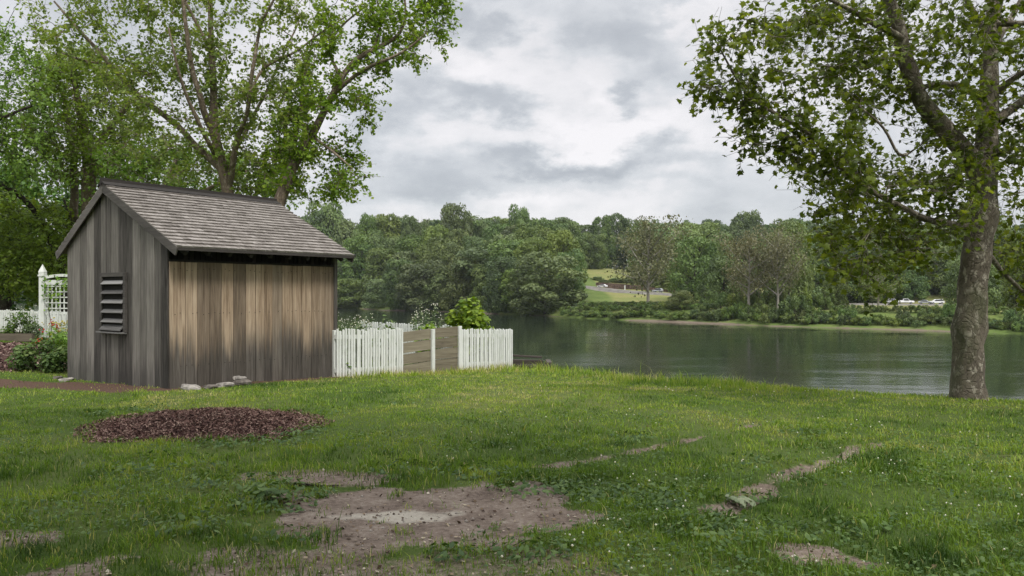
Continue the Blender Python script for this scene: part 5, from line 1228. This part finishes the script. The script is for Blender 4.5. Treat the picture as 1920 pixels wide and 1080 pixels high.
# ------------------------------------------------------------------ sky and sun
SUN_EL, SUN_AZ = 52, 150      # azimuth clockwise from +Y
wd = bpy.data.worlds.new('World'); S.world = wd; wd.use_nodes = True; nt = wd.node_tree; nt.nodes.clear(); n = N(nt)
sky = n.node('ShaderNodeTexSky'); sky.sky_type = 'NISHITA'; sky.sun_disc = False; sky.sun_elevation = R(SUN_EL); sky.sun_rotation = R(SUN_AZ)
dirv = n.node('ShaderNodeTexCoord').outputs['Generated']; x, y, z = n.sep(dirv)
zz = n.addf(n.math('MAXIMUM', z, 0.0), .16)
cv = n.comb(n.math('DIVIDE', x, zz), n.math('DIVIDE', y, zz), 0)
dv = n.vmul(dirv, (1, 1, 1.75))
c1 = n.noise(n.vadd(dv, (3.1, 1.7, .4)), 3.3, 9, .54, .35)
c2 = n.noise(n.vadd(dv, (7.1, 4.2, 2.4)), 9.0, 8, .58, .25)
yp = n.math('MAXIMUM', y, .05); a_ = n.math('DIVIDE', x, yp); b_ = n.math('DIVIDE', z, yp)
wrp = n.noise(n.comb(n.mul(a_, 1.0), n.mul(b_, 1.8), 0), 7.0, 6, .6); wr2 = n.noise(n.comb(n.mul(a_, 1.0), n.mul(b_, 1.8), 5.3), 7.0, 6, .6)
aw = n.addf(a_, n.mul(n.math('SUBTRACT', wrp, .5), .34)); bw = n.addf(b_, n.mul(n.math('SUBTRACT', wr2, .5), .17))
acc = None
for (px, py, sx, sy, wgt) in [(890, 190, 170, 42, -.20), (1080, 302, 210, 26, -.22), (1185, 190, 45, 34, -.15), (870, 55, 130, 45, -.13), (1200, 45, 120, 50, -.10), (830, 360, 150, 30, -.10), (1230, 355, 170, 28, -.09), (700, 250, 60, 60, -.08), (1290, 130, 70, 50, -.10), (1170, 100, 60, 30, -.05),
                              (1090, 195, 70, 40, .12), (1140, 245, 220, 26, .14), (980, 60, 60, 45, .10), (1310, 30, 60, 40, .10), (960, 390, 120, 22, .10), (1290, 345, 80, 20, .08), (700, 400, 120, 40, .08), (800, 290, 120, 22, .07), (930, 125, 150, 26, .06)]:
    da = n.math('DIVIDE', n.math('SUBTRACT', aw, (px - CX) / F), sx / F); db = n.math('DIVIDE', n.math('SUBTRACT', bw, (HY - py) / F), sy / F)
    g_ = n.mul(n.math('EXPONENT', n.mul(n.addf(n.mul(da, da), n.mul(db, db)), -1)), wgt); acc = g_ if acc is None else n.addf(acc, g_)
acc = n.mul(acc, n.rng(y, 0, .3, 0, 1.3))
cf = n.addf(n.addf(n.mul(c1, .55), n.mul(c2, .36)), n.addf(acc, .05))
cloud = n.ramp(cf, [(.20, (.22, .232, .25)), (.38, (.305, .316, .332)), (.475, (.385, .391, .404)), (.54, (.455, .448, .455)), (.66, (.53, .513, .518))])
up = n.rng(z, .30, .90, 1.0, 3.0)
k_ = n.mul(up, 10.0)
cloudv = n.mix(1.0, cloud, n.comb(k_, k_, k_), 'MULTIPLY')
col = n.mix(.93, sky.outputs[0], cloudv)
bg = n.node('ShaderNodeBackground'); n.put(bg.inputs[0], col); bg.inputs[1].default_value = .1
wo = n.node('ShaderNodeOutputWorld'); nt.links.new(bg.outputs[0], wo.inputs[0])
sd = bpy.data.lights.new('sun', 'SUN'); sd.energy = 1.5; sd.angle = R(14); sd.color = (1, .955, .89)
so = bpy.data.objects.new('sun', sd); C.objects.link(so)
sv = Vector((math.sin(R(SUN_AZ)) * math.cos(R(SUN_EL)), math.cos(R(SUN_AZ)) * math.cos(R(SUN_EL)), math.sin(R(SUN_EL))))
so.rotation_euler = (-sv).to_track_quat('-Z', 'Y').to_euler()

# haze: one closed box of thin even air
HAZE = 0.00007
if HAZE > 0:
    m = MB(); m.box(-1500, 1000, -70, 4100, -12, 110, .5)
    hz_m, nt = new_mat('haze_air'); nn_ = N(nt); pv = nn_.node('ShaderNodeVolumePrincipled'); pv.inputs['Color'].default_value = (.80, .85, .92, 1); pv.inputs['Density'].default_value = HAZE
    ho = nn_.node('ShaderNodeOutputMaterial'); nt.links.new(pv.outputs[0], ho.inputs['Volume']); tag(m.build('haze', hz_m), 'thin summer haze over the river', 'haze', kind='stuff')

S.view_settings.view_transform = 'Standard'; S.view_settings.look = 'None'; S.view_settings.exposure = 0.88; S.view_settings.gamma = 1.0
S.render.engine = 'CYCLES'
cy = S.cycles; cy.max_bounces = 6; cy.diffuse_bounces = 3; cy.glossy_bounces = 3; cy.transmission_bounces = 4; cy.transparent_max_bounces = 6; cy.volume_bounces = 0
cy.use_denoising = True; cy.denoising_prefilter = 'NONE'
